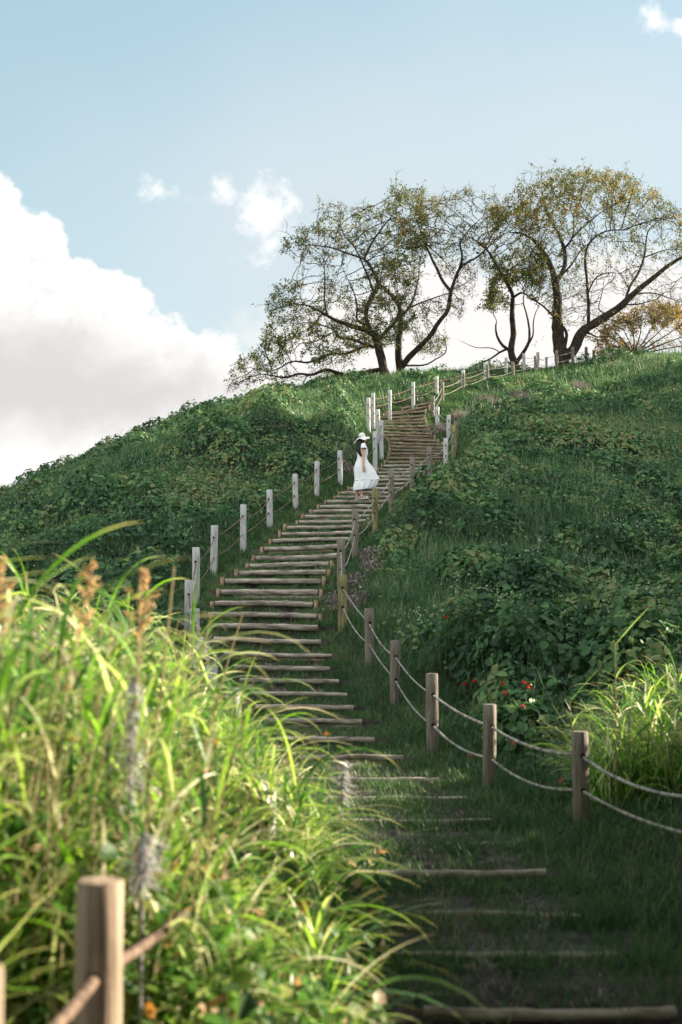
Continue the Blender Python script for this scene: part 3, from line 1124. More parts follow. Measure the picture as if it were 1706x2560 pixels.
def build_path_grass():
    acc = Acc()
    dead = Acc()
    # on the treads
    for k in range(len(treads)):
        a, b = treads[k][0], treads[k][-1]
        y0 = a[1] + 0.06
        nxt = treads[k + 1] if k + 1 < len(treads) else treads[k] + (0, 1.2, 0)
        dpt = max(0.2, nxt[0][1] - a[1])
        W = np.linalg.norm(b - a)
        dens = 2600 if a[1] < 16 else 2600 if a[1] < 20 else 2700 if a[1] < 34 else 1900
        n = int(dens * W * dpt)
        s = rng.random(n)
        t = rng.random(n)
        t[: n // 2] = 1 - 0.3 * rng.random(n // 2) ** 1.3 - 0.03      # thicker against the riser above
        na, nb = nxt[0], nxt[-1]
        p0 = a[None] + (b - a)[None] * s[:, None]
        p1 = na[None] + (nb - na)[None] * s[:, None]
        P = p0 * (1 - t[:, None]) + p1 * t[:, None]
        P[:, 2] = p0[:, 2]
        # worn strips
        worn = np.exp(-((s - 0.42 - 0.05 * math.sin(a[1])) / 0.09) ** 2) + np.exp(-((s - 0.72 - 0.04 * math.sin(a[1] * 1.7)) / 0.07) ** 2) * 0.9
        wn = worn * (0.45 + fbm(P[:, 0], P[:, 1], 1.3, 3, 5.0))
        if a[1] < 17:
            wn *= 0.55
        kill = rng.random(n) < np.clip(wn * 1.3, 0, 0.95)
        side = np.abs(s - 0.5) * 2
        hgt = rng.uniform(0.05, 0.15, n) * (1 + 0.8 * np.clip(side - 0.75, 0, 1) * 4)
        hgt *= 0.8 if a[1] < 16.5 else 1.15 if a[1] < 22 else 1.0
        w = rng.uniform(0.006, 0.012, n) * max(0.8, min(1.9, a[1] / 24))
        rnd = np.clip(fbm(P[:, 0], P[:, 1], 1.5, 3, 2.0) + rng.normal(0, 0.2, n), 0, 1)
        kk = ~kill
        blades(acc, P[kk], hgt[kk], w[kk], rng.uniform(0, 6.28, kk.sum()), rng.uniform(0, 0.8, kk.sum()), rng.uniform(0.2, 1.3, kk.sum()), 3, rnd[kk])
        # a ragged fringe growing up in front of each log
        if a[1] > 15.5:
            mfr = int(W * (230 if a[1] < 34 else 170))
            sf = rng.random(mfr)
            Pf = na[None] + (nb - na)[None] * sf[:, None]
            Pf[:, 1] -= rng.uniform(0.05, 0.13, mfr)
            Pf[:, 2] = a[2] + (b[2] - a[2]) * sf
            kf = fbm(sf * 9, np.full(mfr, a[1] * 3.1), 1.0, 2, 3.0) > 0.42
            rise = max(0.06, float(na[2] - a[2]))
            blades(acc, Pf[kf], np.minimum(rng.uniform(0.45, 1.15, kf.sum()) * rise, 0.2), rng.uniform(0.007, 0.013, kf.sum()) * max(0.9, min(1.9, a[1] / 24)), rng.uniform(0, 6.28, kf.sum()),
                   rng.uniform(0, 0.6, kf.sum()), rng.uniform(0.2, 1.2, kf.sum()), 3, np.clip(rng.normal(0.6, 0.22, kf.sum()), 0, 1))
        kk = kill & (rng.random(n) < 0.85)
        blades(dead, P[kk], hgt[kk] * 0.7, w[kk], rng.uniform(0, 6.28, kk.sum()), rng.uniform(0.5, 1.4, kk.sum()), rng.uniform(0.2, 1.2, kk.sum()), 2, rng.random(kk.sum()))
    # verges between stair and fences, and the flat ground near the camera
    for (n, y0, y1, hsc) in ((90000, 5.0, 16, 1.0), (90000, 14, 34, 0.9), (120000, 32, 60, 1.0)):
        x, y = sample_region(n, y0, y1, 0.9)
        xl = np.interp(y, FLy, FLx) - 0.7
        xr = np.interp(y, FRy, FRx) + 0.8
        x = xl + (xr - xl) * rng.random(n)
        x += 0 * y
        if y0 < 10:
            x = rng.uniform(-1.2, 3.6, n)
        sl = np.interp(y, SLy, SLx)
        sr = np.interp(y, SLy, SRx)
        inside = (x > sl + 0.14 * fbm(x, y, 2.0, 2, 1.0)) & (x < sr - 0.14 * fbm(x, y, 2.0, 2, 4.0)) & (y > 5.9)
        k = (~inside) & (near(DEAD, x, y) < 0.2)
        x, y = x[k], y[k]
        e = np.minimum(np.abs(x - np.interp(y, SLy, SLx)), np.abs(x - np.interp(y, SLy, SRx)))
        base = np.stack([x, y, H(x, y) - 0.01], 1)
        m_ = len(x)
        hh = rng.uniform(0.06, 0.2, m_) * (0.6 + 0.9 * fbm(x, y, 1.2, 3, 7.0)) * hsc
        blades(acc, base, hh, rng.uniform(0.006, 0.012, m_) * np.clip(y / 22, 0.8, 1.8), rng.uniform(0, 6.28, m_), rng.uniform(0, 0.7, m_), rng.uniform(0.3, 1.7, m_), 3,
               np.clip(fbm(x, y, 1.1, 3, 2.0) + rng.normal(0, 0.22, m_), 0, 1))
    # straggling long blades near the camera on the shaded ground
    n = 2200
    x = rng.uniform(-0.6, 4.2, n)
    y = rng.uniform(5.5, 16, n)
    base = np.stack([x, y, H(x, y)], 1)
    blades(acc, base, rng.uniform(0.15, 0.42, n), rng.uniform(0.005, 0.011, n), rng.uniform(0, 6.28, n), rng.uniform(0.1, 0.9, n), rng.uniform(0.6, 2.2, n), 5, rng.uniform(0.3, 1, n))
    o = acc.obj('stair_grass', M['grass'])
    tag(o, kind='stuff', label='short green grass on the stair treads and verges', cat='grass')
    o = dead.obj('worn_straw', M['dead'])
    tag(o, kind='stuff', label='trodden dry straw on the worn stair treads', cat='dry grass')


build_path_grass()


# ------------------------------------------------------------------ the tall sunlit grass
def cane_plant(accB, accC, x, y, h, lean_az, lean, nleaf=9, wide=1.0):
    z0 = float(H(x, y)) - 0.03
    n = 9
    t = np.linspace(0, 1, n)
    th = lean * (0.3 + t)
    pts = np.zeros((n, 3))
    pts[0] = (x, y, z0)
    for k in range(1, n):
        pts[k] = pts[k - 1] + np.array((math.cos(lean_az) * math.sin(th[k]), math.sin(lean_az) * math.sin(th[k]), math.cos(th[k]))) * h / (n - 1)
    tube(accC, pts, 0.005 * (1.3 - 0.7 * t), 5, False, random.random())
    ks = rng.random(nleaf) * 0.75 + 0.2
    P = np.stack([np.interp(ks, t, pts[:, i]) for i in range(3)], 1)
    az = rng.uniform(0, 6.28, nleaf)
    blades(accB, P, rng.uniform(0.35, 0.8, nleaf) * wide, rng.uniform(0.010, 0.027, nleaf) * wide, az, rng.uniform(0.25, 0.6, nleaf), rng.uniform(0.8, 2.3, nleaf), 9,
           rng.beta(0.75, 0.85, nleaf), twist=1.3)
    return pts


def bank_height(x, y):
    """how tall the grass bank stands at (x, y): falls off towards the path"""
    edge = np.interp(y, [3.5, 5, 7, 9, 11, 14], [-0.05, -0.08, -0.12, -0.3, -0.75, -1.4]) - x
    lim = 0.22 + 1.02 * np.clip(edge / 1.15, 0, 1.0) ** 0.8
    return lim


def build_tall_grass():
    B, Cn = Acc(), Acc()
    cnt = 0
    while cnt < 1150:
        y = 3.9 + 8.6 * random.random() ** 0.95
        x = random.uniform(-0.275 * y - 0.35, 0.12)
        edge = float(np.interp(y, [3.5, 5, 7, 9, 11, 14], [-0.05, -0.08, -0.12, -0.3, -0.75, -1.4])) - x
        if edge < 0:
            continue
        if y < 4.7 and -1.15 < x < 0.2 and (x < -0.35 or random.random() < 0.8):        # keep the near post in view
            continue
        if y < 7.45 and -0.088 < x / y < -0.028 and y > 4.2:      # the second post shows through here
            continue
        elif y < 7.4 and -0.14 < x / y < 0.0:
            lowf = 0.66
        else:
            lowf = 1.0
        h = (0.52 + 0.85 * min(1, (edge / 1.1)) ** 0.8) * random.uniform(0.7, 1.15)
        h *= (1.12 if y < 7 else 1.0) * lowf
        if random.random() < 0.08:
            h *= 1.2
        cane_plant(B, Cn, x, y, h, random.uniform(-0.9, 0.9) if random.random() < 0.6 else random.uniform(0, 6.28), random.uniform(0.03, 0.38), random.randint(7, 13), 1.0 if h > 0.9 else 0.8)
        cnt += 1
    # undergrowth of basal blades
    n = 9500
    y = rng.uniform(3.6, 12.5, n)
    x = rng.uniform(-1, 0.12, n) * (0.275 * y + 0.5)
    edge = np.interp(y, [3.5, 5, 7, 9, 11, 14], [0.0, -0.02, -0.06, -0.22, -0.65, -1.3]) - x
    k = (edge > 0) & ~((y < 4.7) & (x > -1.2) & (x < -0.35))
    x, y, edge = x[k], y[k], edge[k]
    n = len(x)
    base = np.stack([x, y, H(x, y)], 1)
    hb = (0.48 + 0.6 * np.clip(edge / 1.0, 0, 1)) * rng.uniform(0.4, 1.15, n)
    hb *= np.where((y < 7.45) & (x / y > -0.16) & (x / y < -0.024), 0.4, 1)
    az = np.where(rng.random(n) < 0.15, rng.uniform(-0.8, 0.8, n), rng.uniform(0, 6.28, n))
    blades(B, base, hb, rng.uniform(0.006, 0.024, n), az, rng.uniform(0, 0.4, n), rng.choice([0.5, 1.0], n) * rng.uniform(0.3, 2.2, n), 6, rng.beta(0.65, 0.9, n), twist=1.2)
    # long arching blades that spill over towards the path
    n = 60
    y = rng.uniform(4.6, 10.5, n)
    ed = np.interp(y, [3.5, 5, 7, 9, 11, 14], [-0.05, -0.08, -0.12, -0.3, -0.75, -1.4])
    x = ed - rng.uniform(0.0, 0.5, n)
    base = np.stack([x, y, H(x, y) + 0.1], 1)
    blades(B, base, rng.uniform(0.7, 1.15, n), rng.uniform(0.014, 0.026, n), rng.uniform(-0.7, 0.5, n), rng.uniform(0.1, 0.5, n), rng.uniform(1.0, 2.5, n), 12, np.clip(rng.normal(0.6, 0.25, n), 0, 1), twist=1.0)
    o = B.obj('tall_grass', M['tall'])
    tag(o, kind='stuff', label='bank of tall sunlit wild grass in the left foreground', cat='grass')
    o = Cn.obj('grass_canes', M['cane'])
    tag(o, kind='stuff', label='straw coloured stems inside the tall grass bank', cat='grass stems')
    # dry bare straws standing up through the bank
    A = Acc()
    for _ in range(230):
        y = random.uniform(4.6, 10.5)
        ed = float(np.interp(y, [3.5, 5, 7, 9, 11, 14], [-0.05, -0.08, -0.12, -0.3, -0.75, -1.4]))
        x = random.uniform(-0.27 * y, ed - 0.15)
        hh = min(1.0, (ed - x) / 1.1) ** 0.8 * random.uniform(0.9, 1.25) + 0.45
        a = random.uniform(-0.25, 0.25)
        z0 = float(H(x, y))
        if y < 7.4 and -0.1 < x / y < -0.014:
            hh *= 0.5
        t = np.linspace(0, 1, 6)
        tube(A, np.stack([x + a * hh * t + 0.06 * t ** 2, y + 0.1 * a * t, z0 + hh * t], 1), 0.0048 * (1.25 - 0.8 * t), 5, False, random.random())
        if random.random() < 0.3:
            nn = 40
            u = 1 - 0.16 * rng.random(nn)
            pp = np.stack([x + a * hh * u + 0.06, np.full(nn, y + 0.1 * a), z0 + hh * u], 1) + rng.normal(0, 0.016, (nn, 3))
            leaves(A, pp, rng.uniform(0.008, 0.018, nn), rng.normal(size=(nn, 3)), rng.random(nn), 0.3, 0.5)
    o = A.obj('dry_straws', M['cane'])
    tag(o, kind='stuff', label='dry bare straws standing up through the tall grass', cat='grass stems')
    # low broad leaves among it, green with rusty ones
    A = Acc()
    n = 12000
    y = 3.9 + 5.6 * rng.random(n) ** 1.6
    x = rng.uniform(-1, 0.1, n) * (0.275 * y + 0.4)
    k = ~((y < 4.5) & (x > -1.1) & (x < -0.35))
    x, y = x[k], y[k]
    n = len(x)
    edge = np.clip(0.15 - x, 0.05, 1)
    z = H(x, y) + rng.random(n) ** 1.2 * (0.25 + 0.75 * edge)
    nr = rng.normal(0, 0.6, (n, 3)) + (0, 0, 0.8)
    leaves(A, np.stack([x, y, z], 1), rng.uniform(0.03, 0.10, n), nr, np.clip(rng.beta(1.6, 1.6, n) + 0.05 * (x > -0.8), 0, 1))
    o = A.obj('undergrowth_leaves', M['lowleaf'])
    tag(o, kind='stuff', label='broad green and rusty leaves low inside the tall grass', cat='undergrowth')

    # right-hand sunlit clump beyond the fence
    B, Cn = Acc(), Acc()
    for _ in range(230):
        y = random.uniform(11.4, 13.9)
        x = random.uniform(0.172 * y, 0.29 * y)
        px = x / y
        h = (0.28 + 0.5 * min(1, (px - 0.165) / 0.06)) * random.uniform(0.6, 1.3)
        cane_plant(B, Cn, x, y, h, random.uniform(0, 6.28), random.uniform(0.02, 0.3), random.randint(6, 10), 0.8)
    n = 4200
    y = rng.uniform(11.3, 13.9, n)
    x = y * rng.uniform(0.17, 0.29, n)
    base = np.stack([x, y, H(x, y)], 1)
    blades(B, base, rng.uniform(0.15, 0.75, n), rng.uniform(0.008, 0.024, n), rng.uniform(0, 6.28, n), rng.uniform(0, 0.5, n), rng.uniform(0.1, 2.2, n), 6, rng.beta(0.8, 1.0, n), twist=0.9)
    o = B.obj('grass_clump', M['tall'])
    tag(o, kind='stuff', label='sunlit tall grass behind the rope fence at right', cat='grass')
    o = Cn.obj('grass_canes', M['cane'])
    tag(o, kind='stuff', label='pale stems inside the sunlit grass clump at right', cat='grass stems')


build_tall_grass()


# individual tall stalks that stand out of the grass
def stalk(pxb, pyb, pxt, pyt, d, kind, label):
    top = at(pxt, pyt, d)
    b_ = at(pxb, pyb, d)
    dirx = (top - b_)
    base = b_ - dirx * ((b_[2] - float(H(b_[0], b_[1]))) / max(0.2, dirx[2]))
    root = empty('grass_stalk', base)
    o = np.array(root.location)
    n = 12
    t = np.linspace(0, 1, n)
    bend = np.array((0.05, 0, 0)) * random.choice((-1, 1))
    pts = base + (top - base) * t[:, None] + bend * (np.sin(t * np.pi))[:, None]
    A = Acc()
    tube(A, pts - o, 0.0075 * (1.2 - 0.7 * t), 6, True, 0.7)
    A.obj('stem', M['cane'], root)
    A = Acc()
    m_ = 7
    ks = np.linspace(0.3, 0.8, m_)
    P = np.stack([np.interp(ks, t, pts[:, i]) for i in range(3)], 1) - o
    blades(A, P, rng.uniform(0.4, 0.7, m_), rng.uniform(0.015, 0.024, m_), rng.uniform(0, 6.28, m_), 0.4, rng.uniform(1.0, 2.2, m_), 10, rng.uniform(0.4, 0.9, m_), twist=0.8)
    A.obj('leaf', M['tall'], root)
    if kind != 'bare':
        A = Acc()
        hl = 0.26 if kind == 'plume' else 0.2
        L_ = np.linalg.norm(top - base)
        for s in range(13 if kind == 'plume' else 9):
            q = 1 - (s / 13.0) * hl / L_ * 1.1
            p0 = np.array([np.interp(q, t, pts[:, i]) for i in range(3)]) - o
            a = random.uniform(0, 6.28)
            ln = 0.03 + 0.075 * min(1, s / 6.0) * random.uniform(0.6, 1.1)
            th = random.uniform(0.45, 0.95)
            mm = 10
            u = np.linspace(0, 1, mm)
            dr = np.array((math.cos(a) * math.sin(th), math.sin(a) * math.sin(th), math.cos(th)))
            seg = p0[None] + dr[None] * ln * u[:, None]
            seg[:, 2] -= 0.03 * u ** 2
            tube(A, seg, 0.0018, 4, False, 0.6)
            nn = 26
            uu = rng.random(nn)
            pp = np.stack([np.interp(uu, u, seg[:, i]) for i in range(3)], 1) + rng.normal(0, 0.005, (nn, 3))
            leaves(A, pp, rng.uniform(0.009, 0.017, nn), rng.normal(size=(nn, 3)), rng.random(nn), 0.3, 0.5)
        A.obj('seed_head', M['seed'], root)
    tag(root, label, 'grass stalk', 'tall stalks in the left foreground grass')


stalk(330, 1640, 352, 1425, 5.2, 'plume', 'tall grass stalk with a feathery orange seed head left of the bare cane')
stalk(165, 1640, 232, 1412, 4.9, 'plume', 'grass stalk with a drooping pale seed head, leaning right over the near grass')
stalk(385, 1700, 436, 1415, 5.6, 'bare', 'bare straw coloured cane standing highest above the left grass')
stalk(-30, 1560, 12, 1400, 4.6, 'plume', 'reddish-brown seed head cut by the left picture edge')
stalk(310, 1760, 368, 1540, 6.0, 'bare', 'pale broken cane beside the dried grey weed')
stalk(490, 1650, 530, 1530, 7.5, 'bare', 'slender leafy stalk in front of the lowest pale posts')
stalk(580, 1660, 607, 1535, 7.8, 'bare', 'slender stalk with curved blades overlapping the lower log steps')


def grey_weed(px, pt, pb, d, w, label):
    top, bot = at(px + 12, pt, d), at(px, pb, d)
    root = empty('dried_weed', (bot[0], bot[1], float(H(bot[0], bot[1]))))
    o = np.array(root.location)
    A = Acc()
    tube(A, np.array([o, (bot + top) / 2, top]) - o, 0.008, 6, True)
    A.obj('stem', M['twig'], root)
    A = Acc()
    n = 260
    t = rng.random(n) ** 0.8
    P = bot[None] + (top - bot)[None] * t[:, None] + rng.normal(0, 1, (n, 3)) * (w * (1.1 - t))[:, None] * np.array((1, 1, 0.4)) - o
    blades(A, P, rng.uniform(0.04, 0.13, n), rng.uniform(0.004, 0.01, n), rng.uniform(0, 6.28, n), rng.uniform(1.5, 2.8, n), rng.uniform(-0.6, 0.6, n), 4, rng.random(n) * 0.6 + 0.4, twist=1)
    A.obj('withered_leaf', foliage('grey_withered_leaf', [(0.0, (0.12, 0.115, 0.12)), (0.6, (0.36, 0.35, 0.36)), (1.0, (0.6, 0.59, 0.6))], 0.2, 0.7) if 'grey_withered_leaf' not in bpy.data.materials else bpy.data.materials['grey_withered_leaf'], root)
    tag(root, label, 'dried weed', 'dried grey weeds in the tall grass')


grey_weed(322, 1690, 2000, 5.0, 0.03, 'tall withered grey weed drooping among the bright grass')
grey_weed(350, 2080, 2230, 4.6, 0.018, 'small crumpled grey weed beside the near brown post')
grey_weed(492, 1590, 1660, 13.0, 0.07, 'dry grey seed clump at the foot of the lowest pale posts')
grey_weed(850, 1900, 2010, 8.4, 0.012, 'thin grey weed at the path edge of the tall grass')


# the single blade-like shoots in the right clump
def shoot(px, pyb, pxt, pyt, d, label):
    b_, top = at(px, pyb, d), at(pxt, pyt, d)
    root = empty('grass_shoot', (b_[0], b_[1], float(H(b_[0], b_[1]))))
    o = np.array(root.location)
    n = 10
    t = np.linspace(0, 1, n)
    base = o
    knee = base + (top - base) * 0.82 + np.array((-0.09, 0, 0))
    A = Acc()
    pts = base + (knee - base) * t[:, None]
    tube(A, pts - o, 0.006 * (1.3 - 0.6 * t), 6, True, 0.3)
    A.obj('stem', M['cane'], root)
    A = Acc()
    P = np.array([knee - o] + [base + (knee - base) * q - o for q in (0.45, 0.55, 0.62, 0.7, 0.8)])
    m_ = len(P)
    az = np.array([0.0, 3.0, 0.1, 3.3, -0.2, 0.4])
    blades(A, P, np.array([0.42, 0.5, 0.6, 0.45, 0.5, 0.4]), 0.022, az, np.array([0.7, 0.5, 0.4, 0.6, 0.5, 0.5]), np.array([0.1, 1.8, 2.3, 1.5, 2.1, 1.9]), 12, rng.uniform(0.5, 0.85, m_), twist=0.6)
    A.obj('leaf', M['tall'], root)
    tag(root, label, 'grass shoot', 'tall shoots in the right grass clump')


shoot(1540, 1800, 1572, 1520, 11.2, 'tallest lit grass shoot with a pointed tip in the right clump')
shoot(1455, 1830, 1452, 1690, 11.0, 'short bent grass shoot behind the nearest right fence post')


# ------------------------------------------------------------------ flowers
def flower(px, py, d, mat, label, group, size=0.05):
    q = at(px, py, d)
    g = float(H(q[0], q[1]))
    if q[2] - g < 0.12:
        q[2] = g + 0.14
    root = empty('red_flower' if mat == 'red' else 'orange_flower', (q[0], q[1], g))
    o = np.array(root.location)
    A = Acc()
    tube(A, np.array([(0, 0, 0), (0.01, 0, (q[2] - g) / 2), q - o]), 0.005, 5, True, 0.5)
    A.obj('stem', M['stem'], root)
    A = Acc()
    n = 26 if mat == 'red' else 16
    blades(A, np.repeat((q - o)[None], n, 0) + rng.normal(0, 0.008, (n, 3)), rng.uniform(0.8, 1.3, n) * size, size * 0.28, rng.uniform(0, 6.28, n), rng.uniform(0.2, 1.3, n),
           rng.uniform(0.5, 1.9, n), 5, rng.random(n), twist=0.5)
    A.obj('blossom', M[mat], root)
    tag(root, label, 'flower', group)


def flower_hit(px, py):
    a, b = ray(px, py)
    for d in np.arange(8, 40, 0.05):
        if E + b * d < float(bil(GT, a * d, d)) + 0.22:
            return d
    return 20


for (px, py, lab) in [(1113, 1545, 'lone red spider lily high on the slope right of the stair'), (1187, 1704, 'pale red lily just right of the third post from the right edge'),
                      (1162, 1711, 'faded pinkish lily, leftmost of the lilies behind the rope'), (1258, 1711, 'red lily above the middle rope span, left of the brightest one'),
                      (1310, 1708, 'brightest red spider lily behind the right rope fence'), (1322, 1720, 'small red lily touching the brightest one from the right'),
                      (1262, 1735, 'little red lily directly below its neighbour over the rope span'), (1310, 1768, 'red lily just below the brightest one, close above the rope'),
                      (1178, 1889, 'orange-red lily low beside the lower rope near a post foot'), (1403, 1953, 'orange-red lily left of the nearest right post foot'),
                      (1283, 1860, 'small red lily under the sagging upper rope')]:
    flower(px, py, flower_hit(px, py), 'red', lab, 'red spider lilies behind the right fence', 0.038 if py < 1800 else 0.03)
for (px, py, d, lab) in [(512, 1930, 5.6, 'bright orange flower in the middle of the tall sunlit grass'), (182, 1725, 5.2, 'orange flower high in the grass at left'),
                         (540, 1858, 6.2, 'small orange flower up and right of the brightest orange one'), (178, 1846, 5.0, 'orange flower left of the withered grey weed'),
                         (820, 1835, 9.5, 'faint orange flower near the path edge of the grass')]:
    flower(px, py, d, 'orange', lab, 'orange flowers in the tall grass', 0.022 if px != 512 else 0.032)

# ------------------------------------------------------------------ trees
exec_trees = True


class Tree:
    def __init__(self, depth):
        self.d0 = depth
        self.P, self.par, self.rad = [], [], []

    def limb(self, pts, r0, r1, dd=0.0, start=None):
        """pts in photo pixels; dd metres of depth gained along it; start joins the nearest existing node"""
        P = []
        n = len(pts)
        d_start = self.d0
        if self.P:
            s = at(pts[0][0], pts[0][1], self.d0)
            arr = np.array(self.P)
            # nearest in picture plane
            k = int(np.argmin(np.hypot((arr[:, 0] / arr[:, 1] - s[0] / s[1]), ((arr[:, 2] - E) / arr[:, 1] - (s[2] - E) / s[1]))))
            d_start = self.P[k][1]
            parent = k
            w0 = np.array(self.P[k])
        else:
            parent = -1
            w0 = at(pts[0][0], pts[0][1], d_start)
        W = [w0]
        for i in range(1, n):
            W.append(at(pts[i][0], pts[i][1], d_start + dd * (i / (n - 1)) ** 0.8))
        W = np.array(W)
        # smooth resample
        seg = np.linalg.norm(np.diff(W, axis=0), axis=1)
        s = np.concatenate([[0], np.cumsum(seg)])
        m_ = max(2, int(s[-1] / 0.2))
        ss = np.linspace(0, s[-1], m_)
        Q = np.stack([np.interp(ss, s, W[:, i]) for i in range(3)], 1)
        if len(Q) > 4:
            for _ in range(2):
                Q[1:-1] = (Q[:-2] + Q[1:-1] * 2 + Q[2:]) / 4
        Q += np.cumsum(rng.normal(0, 0.01, Q.shape), axis=0) * 0.7
        if parent == -1:
            self.P.append(tuple(Q[0]))
            self.par.append(-1)
            self.rad.append(r0)
            parent = 0
        for i in range(1, m_):
            self.P.append(tuple(Q[i]))
            self.par.append(parent)
            self.rad.append(r0 + (r1 - r0) * (i / (m_ - 1)))
            parent = len(self.P) - 1

    def grow(self, attr, step=0.17, di=2.2, dk=0.27, iters=80):
        A = [Vector(a) for a in attr]
        alive = [True] * len(A)
        fixed = len(self.P)
        for it in range(iters):
            kd = kdtree.KDTree(len(self.P))
            for i, p in enumerate(self.P):
                kd.insert(p, i)
            kd.balance()
            pull = {}
            any_ = False
            for j, a in enumerate(A):
                if not alive[j]:
                    continue
                co, i, ds = kd.find(a)
                if ds < dk:
                    alive[j] = False
                    continue
                if ds < di or it < 3:
                    any_ = True
                    v = (a - Vector(self.P[i])).normalized()
                    if i in pull:
                        pull[i] += v
                    else:
                        pull[i] = v.copy()
            if not any_:
                break
            for i, v in pull.items():
                if v.length < 1e-3:
                    continue
                v = v.normalized() + Vector(rng.normal(0, 0.24, 3))
                if self.par[i] >= 0 and i >= fixed:
                    v += 0.18 * (Vector(self.P[i]) - Vector(self.P[self.par[i]])).normalized()
                q = Vector(self.P[i]) + v.normalized() * step
                self.P.append(tuple(q))
                self.par.append(i)
                self.rad.append(0.0)

    def build(self, label, barkmat, leafmat, nleaf, leafsize, rfun, name='cherry_tree', clump=0.36, tipr=0.0065):
        n = len(self.P)
        P = np.array(self.P)
        ch = [[] for _ in range(n)]
        for i, p in enumerate(self.par):
            if p >= 0:
                ch[p].append(i)
        r = np.zeros(n)
        for i in range(n - 1, -1, -1):
            if not ch[i]:
                r[i] = tipr * 1.15
            else:
                r[i] = sum(r[c] ** 2.35 for c in ch[i]) ** (1 / 2.35)
        for i in range(n):
            if self.rad[i] > 0:
                r[i] = max(self.rad[i], min(r[i], self.rad[i] * 1.15))
        for i in range(n):
            p = self.par[i]
            if p >= 0:
                r[i] = min(r[i], r[p])
        o0 = P[0].copy()
        o0[2] = float(H(o0[0], o0[1]))
        root = empty(name, o0)
        acc = Acc()
        starts = [0]
        done = set()
        while starts:
            s = starts.pop()
            chain = [s]
            cur = s
            if s != 0:
                chain = [self.par[s], s]
            while ch[cur]:
                cs = sorted(ch[cur], key=lambda c: -r[c])
                for c in cs[1:]:
                    starts.append(c)
                cur = cs[0]
                chain.append(cur)
            pts = P[chain] - o0
            rr = r[chain].copy()
            if s != 0:
                rr[0] = rr[1]
            else:
                pts = np.vstack([pts[0] - (0, 0, 0.5), pts])
                rr = np.concatenate([[rr[0] * 1.5], rr])
                rr[1] *= 1.3
            if len(pts) < 2:
                continue
            mx = rr.max()
            sides = 10 if mx > 0.1 else 6 if mx > 0.03 else 4 if mx > 0.012 else 3
            tube(acc, pts, rr, sides, False, None, wob=0.07 if mx > 0.08 else 0)
        tips_ = np.array([i for i in range(n) if r[i] < 0.012 and self.par[i] >= 0])
        for i in tips_:
            for _ in range(2 if not ch[i] else 1):
                if random.random() < 0.35:
                    continue
                dv = P[i] - P[self.par[i]]
                dv = dv / (np.linalg.norm(dv) + 1e-6) + rng.normal(0, 0.65, 3)
                dv /= np.linalg.norm(dv)
                L_ = random.uniform(0.15, 0.42)
                q = P[i] - o0
                tube(acc, np.array([q, q + dv * L_ * 0.5 + rng.normal(0, 0.02, 3), q + dv * L_]), np.array((0.006, 0.0045, 0.002)), 3, False)
        acc.obj('trunk', barkmat, root)
        # leaves along the thin shoots
        thin = np.array([i for i in range(n) if r[i] < 0.018 and self.par[i] >= 0])
        dens = fbm(P[thin, 0] + P[thin, 1] * 0.7, P[thin, 2], 0.8, 3, 12.0 + n % 7)
        tips = np.array([0.4 if ch[i] else 1.3 for i in thin])
        w = np.clip(dens - clump, 0.012, 1) ** 1.3 * tips * rfun(P[thin])
        w /= w.sum()
        nleaf = nleaf // 4 * 4
        pick = np.repeat(rng.choice(thin, nleaf // 4, p=w), 4)
        cl = np.repeat(rng.normal(0, 0.09, (nleaf // 4, 3)), 4, 0)
        pos = P[pick] + cl + rng.normal(0, 0.055, (nleaf, 3)) - o0
        A = Acc()
        col = np.clip(fbm(pos[:, 0], pos[:, 2], 0.9, 3, 31.0) * 0.9 + rng.normal(0.03, 0.2, nleaf), 0, 1)
        leaves(A, pos, rng.uniform(0.6, 1.3, nleaf) * leafsize, rng.normal(size=(nleaf, 3)) + (0, 0, 0.3), col, 0.3, 0.6)
        A.obj('crown', leafmat, root)
        tag(root, label, 'tree', 'autumn trees on the hilltop')
        return root


def inpoly(x, y, poly):
    c = np.zeros(len(x), bool)
    n = len(poly)
    j = n - 1
    for i in range(n):
        xi, yi = poly[i]
        xj, yj = poly[j]
        cond = ((yi > y) != (yj > y)) & (x < (xj - xi) * (y - yi) / (yj - yi + 1e-9) + xi)
        c ^= cond
        j = i
    return c


def attractors(poly, n, d0, dr, seed=0.0, hole=0.0):
    poly_ = np.array(poly, float)
    x0, y0 = poly_.min(0)
    x1, y1 = poly_.max(0)
    out = []
    while len(out) < n:
        x = rng.uniform(x0, x1, 400)
        y = rng.uniform(y0, y1, 400)
        k = inpoly(x, y, poly)
        k &= fbm(x / 60, y / 60, 1.0, 3, seed) > hole
        for a, b in zip(x[k], y[k]):
            d = d0 + dr * math.sin(random.uniform(-1.4, 1.4))
            p = at(a, b, d)
            if p[2] > float(H(p[0], p[1])) + 0.25:
                out.append(p)
    # a few shoots that poke out of the outline
    for _ in range(int(n / 260)):
        q = poly[random.randrange(len(poly))]
        if q[1] > 760:
            continue
        cx_, cy_ = poly_.mean(0)
        vx, vy = q[0] - cx_, q[1] - cy_ - 60
        L_ = math.hypot(vx, vy)
        for s_ in range(9):
            out.append(at(q[0] + vx / L_ * (s_ * 5 - 8), q[1] + vy / L_ * (s_ * 5 - 8), d0 + 0.6 * math.sin(q[0])))
    return out


def c3(u, v):
    return (550 + u / 2.613, 400 + v / 2.613)


def c4(u, v):
    return (1106 + u / 2.613, 400 + v / 2.613)


